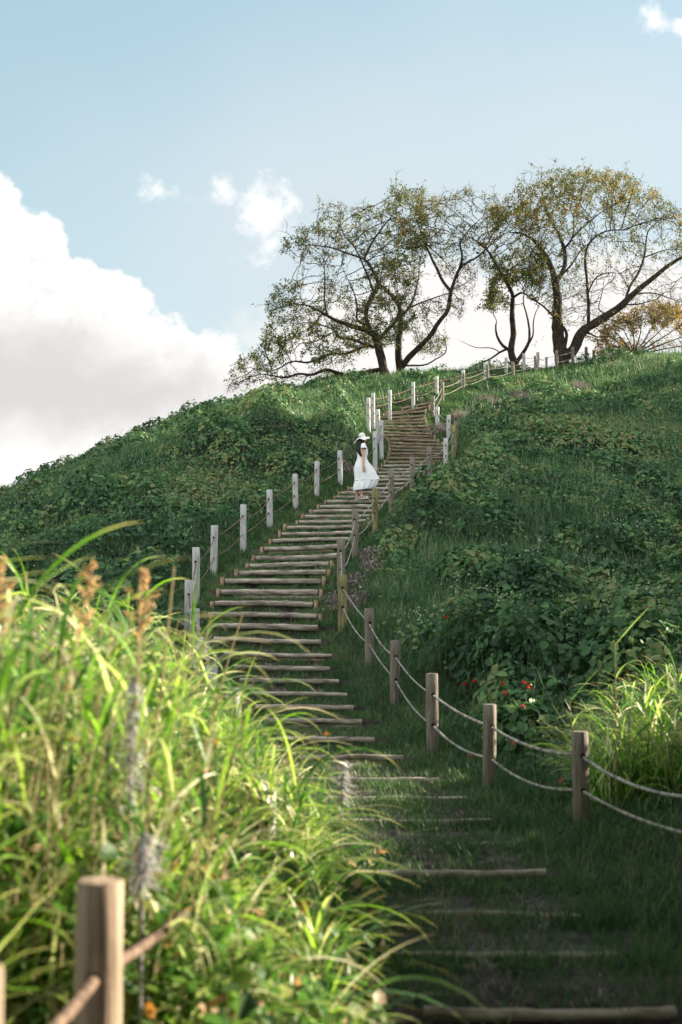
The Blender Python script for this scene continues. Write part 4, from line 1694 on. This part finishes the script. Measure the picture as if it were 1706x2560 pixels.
def build_trees():
    one = lambda P: np.ones(len(P))
    # --- left tree with the long low limbs
    t = Tree(59.5)
    t.limb([c3(1078, 1400), c3(1068, 1340), c3(1050, 1260), c3(1035, 1190), c3(1010, 1140)], 0.20, 0.15, 0)
    t.limb([c3(1020, 1150), c3(960, 1110), c3(850, 1080), c3(720, 1035), c3(640, 980), c3(560, 950)], 0.14, 0.03, -2.0)
    t.limb([c3(990, 1120), c3(950, 1040), c3(960, 960), c3(1000, 880), c3(1045, 815), c3(1000, 720), c3(960, 650), c3(860, 620), c3(720, 570), c3(600, 560)], 0.10, 0.02, 1.5)
    t.limb([c3(955, 640), c3(1000, 540), c3(1060, 450), c3(1130, 380), c3(1160, 300)], 0.055, 0.015, 0.6)
    t.limb([c3(1000, 880), c3(970, 770), c3(930, 690), c3(890, 590), c3(800, 480), c3(760, 400)], 0.05, 0.012, -1.5)
    t.limb([c3(950, 1080), c3(890, 1060), c3(900, 940), c3(860, 820), c3(800, 700)], 0.05, 0.012, -2.2)
    t.limb([c3(1035, 1220), c3(990, 1215), c3(920, 1190), c3(850, 1160), c3(790, 1165), c3(740, 1100)], 0.10, 0.03, 1.8)
    t.limb([c3(990, 1215), c3(930, 1220), c3(820, 1270), c3(720, 1258), c3(640, 1300), c3(560, 1330), c3(470, 1300), c3(370, 1370), c3(300, 1380)], 0.075, 0.02, -2.5)
    t.limb([c3(1060, 1380), c3(940, 1385), c3(830, 1415), c3(680, 1360), c3(580, 1420), c3(520, 1385), c3(430, 1430), c3(360, 1415), c3(260, 1400)], 0.11, 0.02, -1.2)
    t.limb([c3(560, 1410), c3(550, 1450), c3(548, 1500)], 0.035, 0.015, 0)
    t.limb([c3(700, 1030), c3(680, 900), c3(690, 780), c3(680, 650)], 0.05, 0.012, 1.0)
    t.limb([c3(1040, 1180), c3(1090, 1120), c3(1150, 1060), c3(1185, 980), c3(1130, 900), c3(1050, 812)], 0.09, 0.05, 0.8)
    t.limb([c3(1050, 812), c3(1080, 640), c3(1075, 560)], 0.03, 0.012, 0.8)
    polyA = [(560, 990), (575, 925), (600, 890), (640, 870), (660, 815), (668, 760), (690, 710), (697, 640), (712, 600), (735, 570), (775, 535), (800, 512), (850, 503),
             (905, 515), (955, 512), (985, 450), (1010, 480), (1040, 480), (1070, 520), (1080, 600), (1060, 700), (1045, 790), (1010, 850), (940, 870), (880, 900), (800, 940), (700, 960), (640, 975)]
    t.grow(attractors(polyA, 4000, 59.5, 3.2, 4.0, 0.36))
    t.build('spreading tree with low crooked limbs reaching left, leftmost on the hilltop', M['bark'], M['leaf_green'], 22000, 0.085, lambda P: np.where(P[:, 0] < 3.0, 1.2, 0.8))
    # --- its right-hand neighbour
    t = Tree(60.5)
    t.limb([c3(1185, 1400), c3(1175, 1330), c3(1165, 1230), c3(1180, 1100), c3(1190, 1010), c3(1170, 930), c3(1130, 880)], 0.18, 0.06, 0)
    t.limb([c3(1190, 1010), c3(1245, 950), c3(1270, 880), c3(1290, 800), c3(1300, 700)], 0.07, 0.02, 1.5)
    t.limb([c3(1245, 960), c3(1320, 930), c3(1380, 908), c3(1500, 870)], 0.04, 0.02, 1.0)
    t.limb([c3(1190, 1370), c3(1250, 1270), c3(1370, 1165), c3(1430, 1060), c3(1500, 980), c3(1505, 860), c3(1540, 760), c3(1570, 690), c3(1680, 640), c3(1760, 560)], 0.14, 0.03, -1.0)
    t.limb([c3(1505, 860), c3(1450, 790), c3(1430, 740), c3(1380, 640), c3(1330, 540), c3(1295, 430), c3(1230, 330)], 0.07, 0.015, 1.5)
    t.limb([c3(1350, 530), c3(1380, 580), c3(1450, 640), c3(1530, 740)], 0.03, 0.012, -1)
    t.limb([c4(100, 720), c4(140, 640), c4(110, 540), c4(190, 440), c4(270, 370)], 0.05, 0.012, -1.5)
    t.limb([c4(230, 620), c4(300, 560), c4(380, 520), c4(430, 430)], 0.03, 0.01, 1.0)
    t.limb([c3(1290, 1390), c3(1370, 1340), c3(1410, 1295), c3(1480, 1280), c3(1500, 1240), c3(1470, 1160)], 0.05, 0.012, -0.8)
    t.limb([c3(1165, 1190), c3(1090, 1180), c3(1040, 1160), c3(1020, 1100)], 0.04, 0.012, -0.8)
    polyB = [(930, 760), (960, 680), (1000, 600), (1005, 540), (1010, 490), (1060, 480), (1110, 490), (1150, 470), (1200, 450), (1230, 480), (1260, 520), (1260, 600), (1215, 660), (1190, 720),
             (1150, 800), (1110, 870), (1050, 890), (1030, 820), (960, 830)]
    t.grow(attractors(polyB, 2700, 60.5, 3.0, 9.0, 0.38))
    t.build('sparse tree with a curved limb leaning right, second from left on the hilltop', M['bark'], M['leaf_green'], 8000, 0.08, lambda P: np.where(P[:, 0] < 4.2, 1.4, 0.7))
    # --- slimmer tree with several stems
    t = Tree(61.5)
    t.limb([c4(480, 1370), c4(465, 1310), c4(440, 1240), c4(470, 1150), c4(455, 1000), c4(470, 880), c4(400, 760), c4(300, 580), c4(180, 490)], 0.17, 0.02, 0)
    t.limb([c4(440, 1260), c4(390, 1220), c4(340, 1130), c4(350, 1080)], 0.08, 0.035, -0.6)
    t.limb([c4(480, 1340), c4(520, 1270), c4(570, 1180), c4(560, 1070), c4(525, 930)], 0.10, 0.03, 1.2)
    t.limb([c4(460, 900), c4(520, 850), c4(560, 900), c4(620, 920)], 0.06, 0.02, -1)
    t.limb([c4(520, 1260), c4(600, 1150), c4(590, 1040), c4(630, 960)], 0.05, 0.015, -1)
    t.limb([c4(430, 1240), c4(380, 1240), c4(320, 1300), c4(250, 1320), c4(200, 1350)], 0.055, 0.02, 1.0)
    t.limb([c4(380, 1240), c4(330, 1220), c4(220, 1225), c4(120, 1180)], 0.03, 0.01, -1.0)
    t.limb([c4(640, 1270), c4(660, 1190), c4(690, 1100), c4(700, 1020)], 0.0001, 0.0001, 0)
    polyC = [(1180, 560), (1220, 520), (1280, 510), (1340, 520), (1370, 600), (1360, 700), (1345, 760), (1330, 820), (1290, 790), (1250, 800), (1215, 760), (1225, 700), (1190, 620)]
    t.grow(attractors(polyC, 1700, 61.5, 2.4, 14.0, 0.38))
    t.build('slim many-stemmed tree with dark leafy clumps behind the fence, third from left', M['bark'], M['leaf_autumn'], 9500, 0.088, lambda P: np.where(P[:, 2] < 12.2, 0.25, 1.0))
    # --- the big tree
    t = Tree(60.5)
    t.limb([c4(790, 1360), c4(780, 1300), c4(760, 1200), c4(750, 1050), c4(752, 900), c4(740, 780), c4(700, 660), c4(620, 530), c4(540, 470), c4(440, 460)], 0.33, 0.02, 0)
    t.limb([c4(745, 800), c4(780, 740), c4(800, 680), c4(800, 580), c4(745, 450), c4(680, 340), c4(655, 270), c4(720, 180)], 0.11, 0.02, 1.5)
    t.limb([c4(800, 580), c4(850, 530), c4(862, 380), c4(830, 330)], 0.05, 0.015, -1)
    t.limb([c4(850, 520), c4(950, 410), c4(1060, 330), c4(1150, 280)], 0.045, 0.012, 1)
    t.limb([c4(700, 730), c4(640, 690), c4(600, 620), c4(540, 560)], 0.04, 0.012, -1.5)
    t.limb([c4(785, 1290), c4(800, 1200), c4(830, 1130), c4(760, 1060), c4(700, 990), c4(640, 930), c4(560, 900)], 0.09, 0.03, -1)
    t.limb([c4(800, 800), c4(850, 680), c4(890, 600), c4(960, 540)], 0.045, 0.015, -1.6)
    t.limb([c4(800, 1290), c4(870, 1240), c4(895, 1140), c4(960, 1090), c4(1060, 1030), c4(1150, 970), c4(1240, 880), c4(1350, 790), c4(1450, 710), c4(1560, 640), c4(1660, 600)], 0.25, 0.05, 1.0)
    t.limb([c4(950, 1100), c4(955, 950), c4(945, 830), c4(930, 640), c4(950, 540), c4(1060, 460), c4(1200, 455)], 0.085, 0.02, -1.5)
    t.limb([c4(1190, 930), c4(1220, 820), c4(1285, 740), c4(1320, 620), c4(1330, 450), c4(1400, 390), c4(1470, 350)], 0.07, 0.012, 1.2)
    t.limb([c4(1315, 630), c4(1400, 610), c4(1480, 580), c4(1570, 590)], 0.03, 0.01, -1.2)
    t.limb([c4(1230, 890), c4(1300, 875), c4(1390, 870), c4(1480, 905), c4(1560, 930)], 0.045, 0.012, 1)
    t.limb([c4(1190, 980), c4(1280, 950), c4(1370, 920)], 0.04, 0.012, -1)
    t.limb([c4(950, 860), c4(1000, 760), c4(1080, 730), c4(1160, 740)], 0.04, 0.012, -1.5)
    t.limb([c4(1090, 1010), c4(1010, 980), c4(1040, 900), c4(1060, 780)], 0.03, 0.012, 1)
    t.limb([c4(930, 1110), c4(980, 1150), c4(1040, 1165), c4(1130, 1150)], 0.05, 0.015, -1.2)
    t.limb([c4(1090, 1080), c4(1180, 1070), c4(1290, 1040)], 0.03, 0.01, -1.2)
    t.limb([c4(1180, 840), c4(1170, 740), c4(1100, 700)], 0.02, 0.01, -1.0)
    polyD = [(1290, 510), (1298, 430), (1340, 430), (1400, 420), (1460, 425), (1500, 418), (1560, 430), (1600, 455), (1640, 470), (1670, 500), (1720, 530), (1760, 600), (1760, 700), (1700, 640),
             (1640, 600), (1560, 600), (1480, 620), (1450, 700), (1500, 780), (1450, 830), (1390, 800), (1340, 730), (1300, 640)]
    t.grow(attractors(polyD, 3600, 60.5, 3.4, 21.0, 0.36))
    t.grow(attractors([(1480, 640), (1600, 600), (1700, 600), (1740, 760), (1640, 800), (1520, 830), (1470, 760)], 520, 60.5, 2.8, 25.0, 0.3), iters=40)
    t.build('largest hilltop tree, thick forked trunk and broad crown with orange leaves', M['bark'], M['leaf_autumn'], 16000, 0.085, lambda P: np.where(P[:, 2] > 14.8, 1.5, np.where(P[:, 0] < 10.0, 0.8, 0.12)))
    # --- low orange tree at the right edge
    t = Tree(63)
    t.limb([(1580, 905), (1578, 880), (1565, 862), (1550, 845)], 0.09, 0.03, 0)
    for q in range(12):
        a = R(15 + 150 * q / 11)
        ln = random.uniform(80, 130)
        pts = [(1580, 885)] + [(1580 + math.cos(a) * ln * s * 1.35 + 12, 885 - math.sin(a) * ln * s * 0.95) for s in (0.3, 0.6, 0.9)]
        t.limb(pts, 0.04, 0.012, random.uniform(-2, 2))
    polyE = [(1480, 890), (1490, 850), (1530, 800), (1580, 770), (1630, 755), (1700, 760), (1760, 800), (1760, 890)]
    t.grow(attractors(polyE, 1000, 63, 2.0, 33.0, 0.34))
    t.build('low bushy orange tree at the right picture edge behind the crest', M['bark'], M['leaf_orange'], 9000, 0.085, one)
    # --- unseen tree line added far right to keep the hillside in shade
    proto = []
    for v in range(2):
        crown, trunk = Acc(), Acc()
        hgt = 13.0
        tube(trunk, np.array([(0, 0, -0.5), (0.1, 0, 2.5), (0, 0.2, 6), (0.2, 0, 10)]), np.array((0.34, 0.28, 0.2, 0.08)), 10, False, wob=0.05)
        for b_ in range(9):
            a = b_ * 2.4
            z = 2.5 + b_ * 0.8
            tube(trunk, np.array([(0.1, 0, z), (math.cos(a) * 1.6, math.sin(a) * 1.6, z + 1.2), (math.cos(a) * 3, math.sin(a) * 3, z + 2.6)]), np.array((0.11, 0.07, 0.02)), 6, False)
        n = 26
        for b_ in range(n):
            a = rng.uniform(0, 6.28)
            zz = rng.uniform(1.8, 12.5)
            rad = 3.6 * math.sin(min(1, (zz + 1.2) / 13.5) * math.pi) ** 0.6
            c = np.array((math.cos(a) * rad * 0.62, math.sin(a) * rad * 0.62, zz))
            m_ = 520
            dv = rng.normal(size=(m_, 3))
            dv /= np.linalg.norm(dv, axis=1)[:, None]
            pos = c + dv * (1.75 * rng.random(m_)[:, None] ** 0.4) * (1, 1, 0.8)
            leaves(crown, pos, rng.uniform(0.22, 0.42, m_), dv + rng.normal(0, 0.5, (m_, 3)), rng.random(m_))
        proto.append((trunk.mesh('trunk'), crown.mesh('crown')))
        proto[-1][0].materials.append(M['bark'])
        proto[-1][1].materials.append(M['leaf_dark'])
    spots = [(29.0, 31.3), (30, 35), (29.0, 38.5), (28.5, 40.5), (28, 44.5), (27.5, 50), (28.5, 55.5), (29, 61), (30, 66.5), (32.5, 39), (32, 47), (32, 58), (33, 70), (34, 41.5), (30, 75), (31.5, 81), (6.6, 1.2), (1.5, -5.5), (-5.5, -3.5)]  # final few stand by the camera, added to cut sky light
    for k, (x, y) in enumerate(spots):
        root = empty('broadleaf_tree', (x, y, float(H(x, y)) - 0.1), k * 1.3)
        sc = [1.05, 1.1, 1.12, 1.2, 1.15, 1.12, 0.8, 0.75, 0.8, 1.3, 1.1, 0.75, 0.8, 1.3, 1.0, 0.95, 0.8, 0.75, 0.7][k]
        root.scale = (1.05, 1.05, sc)
        tr, cr = proto[k % 2]
        for nm, me in (('trunk', tr), ('crown', cr)):
            o = bpy.data.objects.new(nm, me)
            C.objects.link(o)
            o.parent = root
        if k < 16:
            tag(root, 'dense dark green tree in the row beyond the right picture edge', 'tree', 'tree row right of the hill outside the picture')
        else:
            tag(root, ['dense tree overhanging the lane right beside the photographer', 'dense tree straight behind the photographer', 'dense tree behind the photographer on the left'][k - 16], 'tree', 'trees around the photographer')


build_trees()


# unseen plants added outside the picture edges to darken the near path
def build_added_overhang():
    # tall-stemmed trees added round the photographer: unseen crowns that block light from the sky
    for k, (x, y, lab) in enumerate([(3.4, -0.5, 'tall tree leaning its crown over the lane right of the photographer'), (-3.6, -1.2, 'tall tree leaning its crown over the lane left of the photographer'),
                                     (7.0, 4.9, 'tall tree rising out of the shrubs beyond the lower right picture corner'), (0.3, -5.5, 'tall tree standing in the lane behind the photographer'),
                                     (5.2, 9.4, 'tall tree beyond the right picture edge beside the nearest fence post'), (-4.8, 6.8, 'tall tree beyond the left picture edge behind the tall grass')]):
        root = empty('tall_tree', (x, y, float(H(x, y))))
        A = Acc()
        tube(A, np.array([(0, 0, -0.3), (0.1, 0, 3), (0, 0.1, 6), (0.1, 0, 9 if k < 4 else 11.5)]), np.array((0.26, 0.2, 0.15, 0.05)), 10, False, wob=0.05)
        for b_ in range(8):
            a = b_ * 2.4
            tube(A, np.array([(0, 0, 4.5 + b_ * 0.4), (math.cos(a) * 1.6, math.sin(a) * 1.6, 5.8 + b_ * 0.4), (math.cos(a) * 3, math.sin(a) * 3, 6.4 + b_ * 0.45)]), np.array((0.09, 0.05, 0.02)), 6, False)
        A.obj('trunk', M['bark'], root)
        A = Acc()
        n = 14000
        dv = rng.normal(size=(n, 3))
        dv /= np.linalg.norm(dv, axis=1)[:, None]
        pos = dv * (rng.random(n)[:, None] ** 0.4) * (3.9, 3.9, 1.9) + (0, 0, 8.0 if k < 4 else 10.6)
        leaves(A, pos, rng.uniform(0.2, 0.38, n), dv + rng.normal(0, 0.5, (n, 3)), rng.random(n))
        A.obj('crown', M['leaf_dark'], root)
        tag(root, lab, 'tree', 'trees around the photographer')


build_added_overhang()


def build_added_shrubs():  # unseen bank added at the right to shade the near ground
    k = 0
    for (x, y, r, h) in [(5.2, 8.4, 1.1, 2.1), (5.6, 10.2, 1.3, 2.35), (6.1, 12.2, 1.3, 2.0), (6.4, 14.4, 1.3, 1.9), (6.8, 16.6, 1.3, 2.0), (7.2, 18.8, 1.3, 2.2), (7.7, 21, 1.3, 3.4), (4.6, 6.8, 0.9, 1.8), (3.9, 5.6, 0.95, 2.2), (3.3, 4.0, 0.9, 2.3), (2.7, 2.3, 0.9, 2.6), (8.4, 23.4, 1.4, 3.8)]:
        g = float(H(x, y))
        root = empty('shrub', (x, y, g))
        A = Acc()
        for s in range(6):
            a = s * 1.05
            tube(A, np.array([(0, 0, -0.1), (math.cos(a) * 0.3, math.sin(a) * 0.3, h * 0.4), (math.cos(a) * 0.6, math.sin(a) * 0.6, h * 0.8)]), np.array((0.03, 0.02, 0.01)), 5, False)
        A.obj('stem', M['bark'], root)
        A = Acc()
        n = 5200
        dv = rng.normal(size=(n, 3))
        dv /= np.linalg.norm(dv, axis=1)[:, None]
        pos = dv * np.array((r, r, h / 2)) * (rng.random(n)[:, None] ** 0.35) + (0, 0, h / 2)
        leaves(A, pos, rng.uniform(0.08, 0.16, n), dv + rng.normal(0, 0.5, (n, 3)), rng.random(n) * 0.8)
        A.obj('foliage', M['vine'], root)
        tag(root, 'leafy green shrub in the bank just beyond the right picture edge', 'shrub', 'shrub bank outside the right picture edge')


build_added_shrubs()


# ------------------------------------------------------------------ the woman
def skin_figure(name, verts, edges, radii, mat, parent, root=0, sub=2):
    me = bpy.data.meshes.new(name)
    me.from_pydata([tuple(v) for v in verts], edges, [])
    o = bpy.data.objects.new(name, me)
    C.objects.link(o)
    me.materials.append(mat)
    o.parent = parent
    sk = o.modifiers.new('Skin', 'SKIN')
    sk.use_smooth_shade = True
    for i, r in enumerate(radii):
        me.skin_vertices[0].data[i].radius = r if isinstance(r, tuple) else (r, r)
        me.skin_vertices[0].data[i].use_root = (i == root)
    sb = o.modifiers.new('Sub', 'SUBSURF')
    sb.levels = sub
    sb.render_levels = sub
    return o


def loft(acc, rings, n=40, fold=None, rnd=None):
    """rings: (cx, cy, z, rx, ry)"""
    ang = np.arange(n) / n * 2 * np.pi
    vs = []
    for k, (cx, cy, z, rx, ry) in enumerate(rings):
        f = fold(k, ang, z) if fold else 0
        vs.append(np.stack([cx + np.cos(ang) * rx * (1 + f), cy + np.sin(ang) * ry * (1 + f), np.full(n, z) + (0 if not fold else 0)], 1))
    m_ = len(rings)
    v = np.concatenate(vs)
    i = np.arange(m_ - 1)[:, None] * n
    j = np.arange(n)[None]
    f = np.stack([i + j, i + (j + 1) % n, i + n + (j + 1) % n, i + n + j], -1).reshape(-1, 4)
    acc.add(v, f, rnd)


def build_person():
    feet = at(903, 1248, 33.42)
    root = empty('person', feet)
    V, Ed, Rd = [], [], []

    def v(p, r, par=None):
        V.append(p)
        Rd.append(r)
        if par is not None:
            Ed.append((par, len(V) - 1))
        return len(V) - 1
    pel = v((0.02, 0, 0.86), (0.13, 0.11))
    wai = v((0.025, 0, 1.0), (0.10, 0.085), pel)
    che = v((0.03, 0, 1.15), (0.115, 0.09), wai)
    upc = v((0.03, 0, 1.24), (0.10, 0.075), che)
    nek = v((0.04, 0, 1.32), 0.042, upc)
    nk2 = v((0.05, 0, 1.37), 0.042, nek)
    jaw = v((0.065, 0, 1.405), (0.06, 0.065), nk2)
    hed = v((0.06, 0, 1.46), (0.075, 0.085), jaw)
    top = v((0.055, 0, 1.53), (0.055, 0.06), hed)
    # nose and lips on the face, which looks to +x
    v((0.165, 0, 1.44), 0.012, hed)
    v((0.148, 0, 1.405), 0.012, jaw)
    for s in (-1, 1):
        sh = v((0.03, 0.13 * s, 1.25), 0.046, upc)
        if s < 0:
            el = v((0.022, -0.195, 1.02), 0.034, sh)
            wr = v((0.015, -0.205, 0.79), 0.022, el)
            hd = v((0.02, -0.205, 0.745), (0.028, 0.02), wr)
            for (dx, dy, l, cu) in ((0.022, -0.004, 0.070, 0.01), (0.008, -0.006, 0.080, 0.006), (-0.006, -0.005, 0.075, 0.004), (-0.019, -0.003, 0.060, 0.004)):
                k1 = v((0.02 + dx, -0.205 + dy, 0.705), 0.0095, hd)
                k2 = v((0.02 + dx + cu, -0.203 + dy, 0.705 - l * 0.5), 0.0085, k1)
                v((0.02 + dx + cu * 2.2, -0.198 + dy, 0.705 - l), 0.007, k2)
            t1 = v((0.052, -0.2, 0.74), 0.01, hd)
            v((0.062, -0.198, 0.705), 0.008, t1)
        else:
            el = v((0.06, 0.19, 1.02), 0.034, sh)
            wr = v((0.14, 0.17, 0.84), 0.022, el)
            hd = v((0.155, 0.165, 0.80), (0.028, 0.02), wr)
            for (dx, l) in ((0.022, 0.07), (0.008, 0.08), (-0.006, 0.075), (-0.019, 0.06)):
                k1 = v((0.16 + dx, 0.165, 0.765), 0.0095, hd)
                v((0.165 + dx, 0.162, 0.765 - l), 0.007, k1)
            v((0.185, 0.155, 0.775), 0.009, hd)
    for s, fx in ((-1, 0.0), (1, -0.085)):
        hp = v((0.01, 0.07 * s, 0.80), 0.085, pel)
        kn = v((fx + 0.03, 0.075 * s, 0.47), 0.056, hp)
        cf = v((fx + 0.015, 0.075 * s, 0.34), 0.052, kn)
        an = v((fx, 0.075 * s, 0.085), 0.031, cf)
        hl = v((fx - 0.01, 0.075 * s, 0.035), 0.03, an)
        bl = v((fx + 0.10, 0.075 * s, 0.028), (0.022, 0.034), hl)
        v((fx + 0.165, 0.075 * s, 0.022), (0.014, 0.03), bl)
    skin_figure('body', V, Ed, Rd, M['skin'], root)
    # dress: bodice, then a skirt blown forward with a ruffled tier
    A = Acc()
    rings = [(0.035, 0, 1.305, 0.055, 0.085), (0.03, 0, 1.285, 0.085, 0.135), (0.03, 0, 1.24, 0.12, 0.15), (0.035, 0, 1.17, 0.132, 0.145), (0.037, 0, 1.10, 0.13, 0.14), (0.03, 0, 1.03, 0.117, 0.125),
             (0.028, 0, 0.975, 0.118, 0.122), (0.03, 0, 0.90, 0.15, 0.145), (0.05, 0, 0.82, 0.20, 0.165), (0.075, 0, 0.73, 0.245, 0.18), (0.105, 0, 0.63, 0.262, 0.195), (0.13, 0, 0.54, 0.275, 0.20),
             (0.145, 0, 0.475, 0.288, 0.21), (0.15, 0, 0.455, 0.30, 0.215)]

    def fold(k, a, z):
        s = max(0.0, min(1, (1.0 - z) / 0.5))
        return s * (0.06 * np.sin(a * 9 + z * 3) + 0.03 * np.sin(a * 17 + 2 - z * 5))
    loft(A, rings, 72, fold)
    tier = [(0.145, 0, 0.462, 0.27, 0.195), (0.135, 0, 0.44, 0.285, 0.205), (0.12, 0, 0.38, 0.285, 0.21), (0.10, 0, 0.32, 0.28, 0.21), (0.075, 0, 0.265, 0.255, 0.205), (0.06, 0, 0.245, 0.23, 0.20)]

    def fold2(k, a, z):
        return 0.045 * np.sin(a * 13 + z * 4) + 0.025 * np.sin(a * 23 + 1)
    loft(A, tier, 96, fold2)
    # the hem sweeps lower behind (-x) than in front
    for vv in A.v:
        low = vv[:, 2] < 0.5
        vv[low, 2] -= np.clip((0.1 - vv[low, 0]) * 0.16, -0.0, 0.05) * (0.5 - vv[low, 2]) / 0.25
        fr = (vv[:, 2] < 0.62) & (vv[:, 0] > 0.3)
        vv[fr, 2] += (vv[fr, 0] - 0.3) * 0.30
    # cap sleeves
    for s in (-1, 1):
        tube(A, np.array([(0.03, 0.08 * s, 1.30), (0.03, 0.135 * s, 1.285), (0.028, 0.175 * s, 1.24), (0.026, 0.192 * s, 1.195)]), np.array((0.04, 0.062, 0.066, 0.064)), 16, False, wob=0.03)
    A.obj('dress', M['cloth'], root)
    # hair falling down the back
    A = Acc()
    n = 10
    hs = [(0.045, 0, 1.535, 0.05, 0.06), (0.018, 0, 1.50, 0.08, 0.088), (-0.012, 0, 1.45, 0.072, 0.092), (-0.024, -0.005, 1.39, 0.064, 0.088), (-0.02, -0.012, 1.33, 0.066, 0.088), (-0.045, -0.03, 1.27, 0.06, 0.09),
          (-0.06, -0.05, 1.20, 0.056, 0.085), (-0.06, -0.07, 1.13, 0.05, 0.07), (-0.04, -0.09, 1.07, 0.036, 0.05), (-0.018, -0.11, 1.01, 0.012, 0.02)]

    def fh(k, a, z):
        return 0.05 * np.sin(a * 11 + k * 0.3) + 0.03 * np.sin(a * 19)
    loft(A, hs, 40, fh)
    # strands over the near shoulder
    for q in range(2):
        y0 = -0.09 - 0.008 * q
        tube(A, np.array([(0.06 - 0.012 * q, y0, 1.45), (0.05 - 0.012 * q, y0 - 0.02, 1.36), (0.035 - 0.012 * q, y0 - 0.05, 1.27), (0.03 - 0.01 * q, y0 - 0.075, 1.2), (0.02, y0 - 0.09, 1.15)]),
             np.array((0.012, 0.014, 0.013, 0.009, 0.002)), 6, False)
    A.obj('hair', M['hair'], root)
    # sun hat with a drooping wavy brim
    A = Acc()
    n = 56
    ang = np.arange(n) / n * 2 * np.pi
    prof = [(0.001, 0.118), (0.045, 0.112), (0.078, 0.092), (0.094, 0.06), (0.099, 0.03), (0.101, 0.008), (0.112, 0.0), (0.145, -0.012), (0.178, -0.028), (0.205, -0.05), (0.208, -0.054), (0.17, -0.032), (0.112, -0.008)]
    vs = []
    for (r, z) in prof:
        b_ = max(0, (r - 0.11) / 0.09)
        zz = z + b_ * (0.030 * np.cos(ang) + 0.028 * np.sin(2 * ang + 0.6) + 0.012 * np.sin(5 * ang))
        rx = r * (1 + 0.0 * b_)
        vs.append(np.stack([np.cos(ang) * rx * (0.82 + 0.06 * np.cos(ang) * b_), np.sin(ang) * r * 0.9, zz], 1))
    P = np.concatenate(vs)
    ti = R(4)
    Q = P.copy()
    Q[:, 0] = P[:, 0] * math.cos(ti) - P[:, 2] * math.sin(ti) + 0.03
    Q[:, 2] = P[:, 0] * math.sin(ti) + P[:, 2] * math.cos(ti) + 1.487
    m_ = len(prof)
    i = np.arange(m_ - 1)[:, None] * n
    j = np.arange(n)[None]
    f = np.stack([i + j, i + (j + 1) % n, i + n + (j + 1) % n, i + n + j], -1).reshape(-1, 4)
    A.add(Q, f)
    hat = A.obj('hat', M['straw'], root)
    A = Acc()
    for (a0, dz, ln) in ((0.1, -0.09, 0.16), (-0.15, -0.10, 0.13)):
        blades(A, np.array([(-0.075, -0.03 + a0 * 0.1, 1.45)]), np.array([ln]), np.array([0.035]), np.array([3.1 + a0]), np.array([2.2]), np.array([0.5]), 8, np.array([0.5]), wprof=lambda t: 1 - 0.1 * t, twist=0.8)
    A.obj('ribbon', M['straw'], hat)
    # sandals
    for s, fx in ((-1, 0.0), (1, -0.085)):
        A = Acc()
        y0 = 0.075 * s
        ang = np.arange(24) / 24 * 2 * np.pi
        sole = []
        for z in (0.0, 0.014):
            xx = fx + 0.075 + np.cos(ang) * 0.122
            yy = y0 + np.sin(ang) * (0.036 + 0.008 * np.cos(ang))
            sole.append(np.stack([xx, yy, np.full(24, z)], 1))
        P = np.concatenate(sole + [np.array([(fx + 0.075, y0, 0.0)]), np.array([(fx + 0.075, y0, 0.014)])])
        j = np.arange(24)
        A.add(P, np.stack([j, (j + 1) % 24, 24 + (j + 1) % 24, 24 + j], 1))
        A.add(P, np.stack([24 + j, 24 + (j + 1) % 24, np.full(24, 49)], 1))
        for (xs, hz, rr) in ((0.115, 0.052, 0.010), (0.14, 0.046, 0.010), (0.05, 0.07, 0.007)):
            th = np.linspace(0, np.pi, 9)
            tube(A, np.stack([np.full(9, fx + xs), y0 + np.cos(th) * 0.04, 0.008 + np.sin(th) * hz], 1), rr, 6, False)
        th = np.linspace(-0.6, np.pi + 0.6, 14)
        tube(A, np.stack([fx + 0.0 - np.sin(th) * 0.035, y0 + np.cos(th) * 0.036, 0.075 + 0.0 * th], 1), 0.006, 6, False)
        A.obj('sandal', M['shoe'], root)
    root.rotation_euler = (0, 0, R(12))
    tag(root, 'woman with long black hair, white dress and white sun hat standing on the log steps', 'person')


build_person()
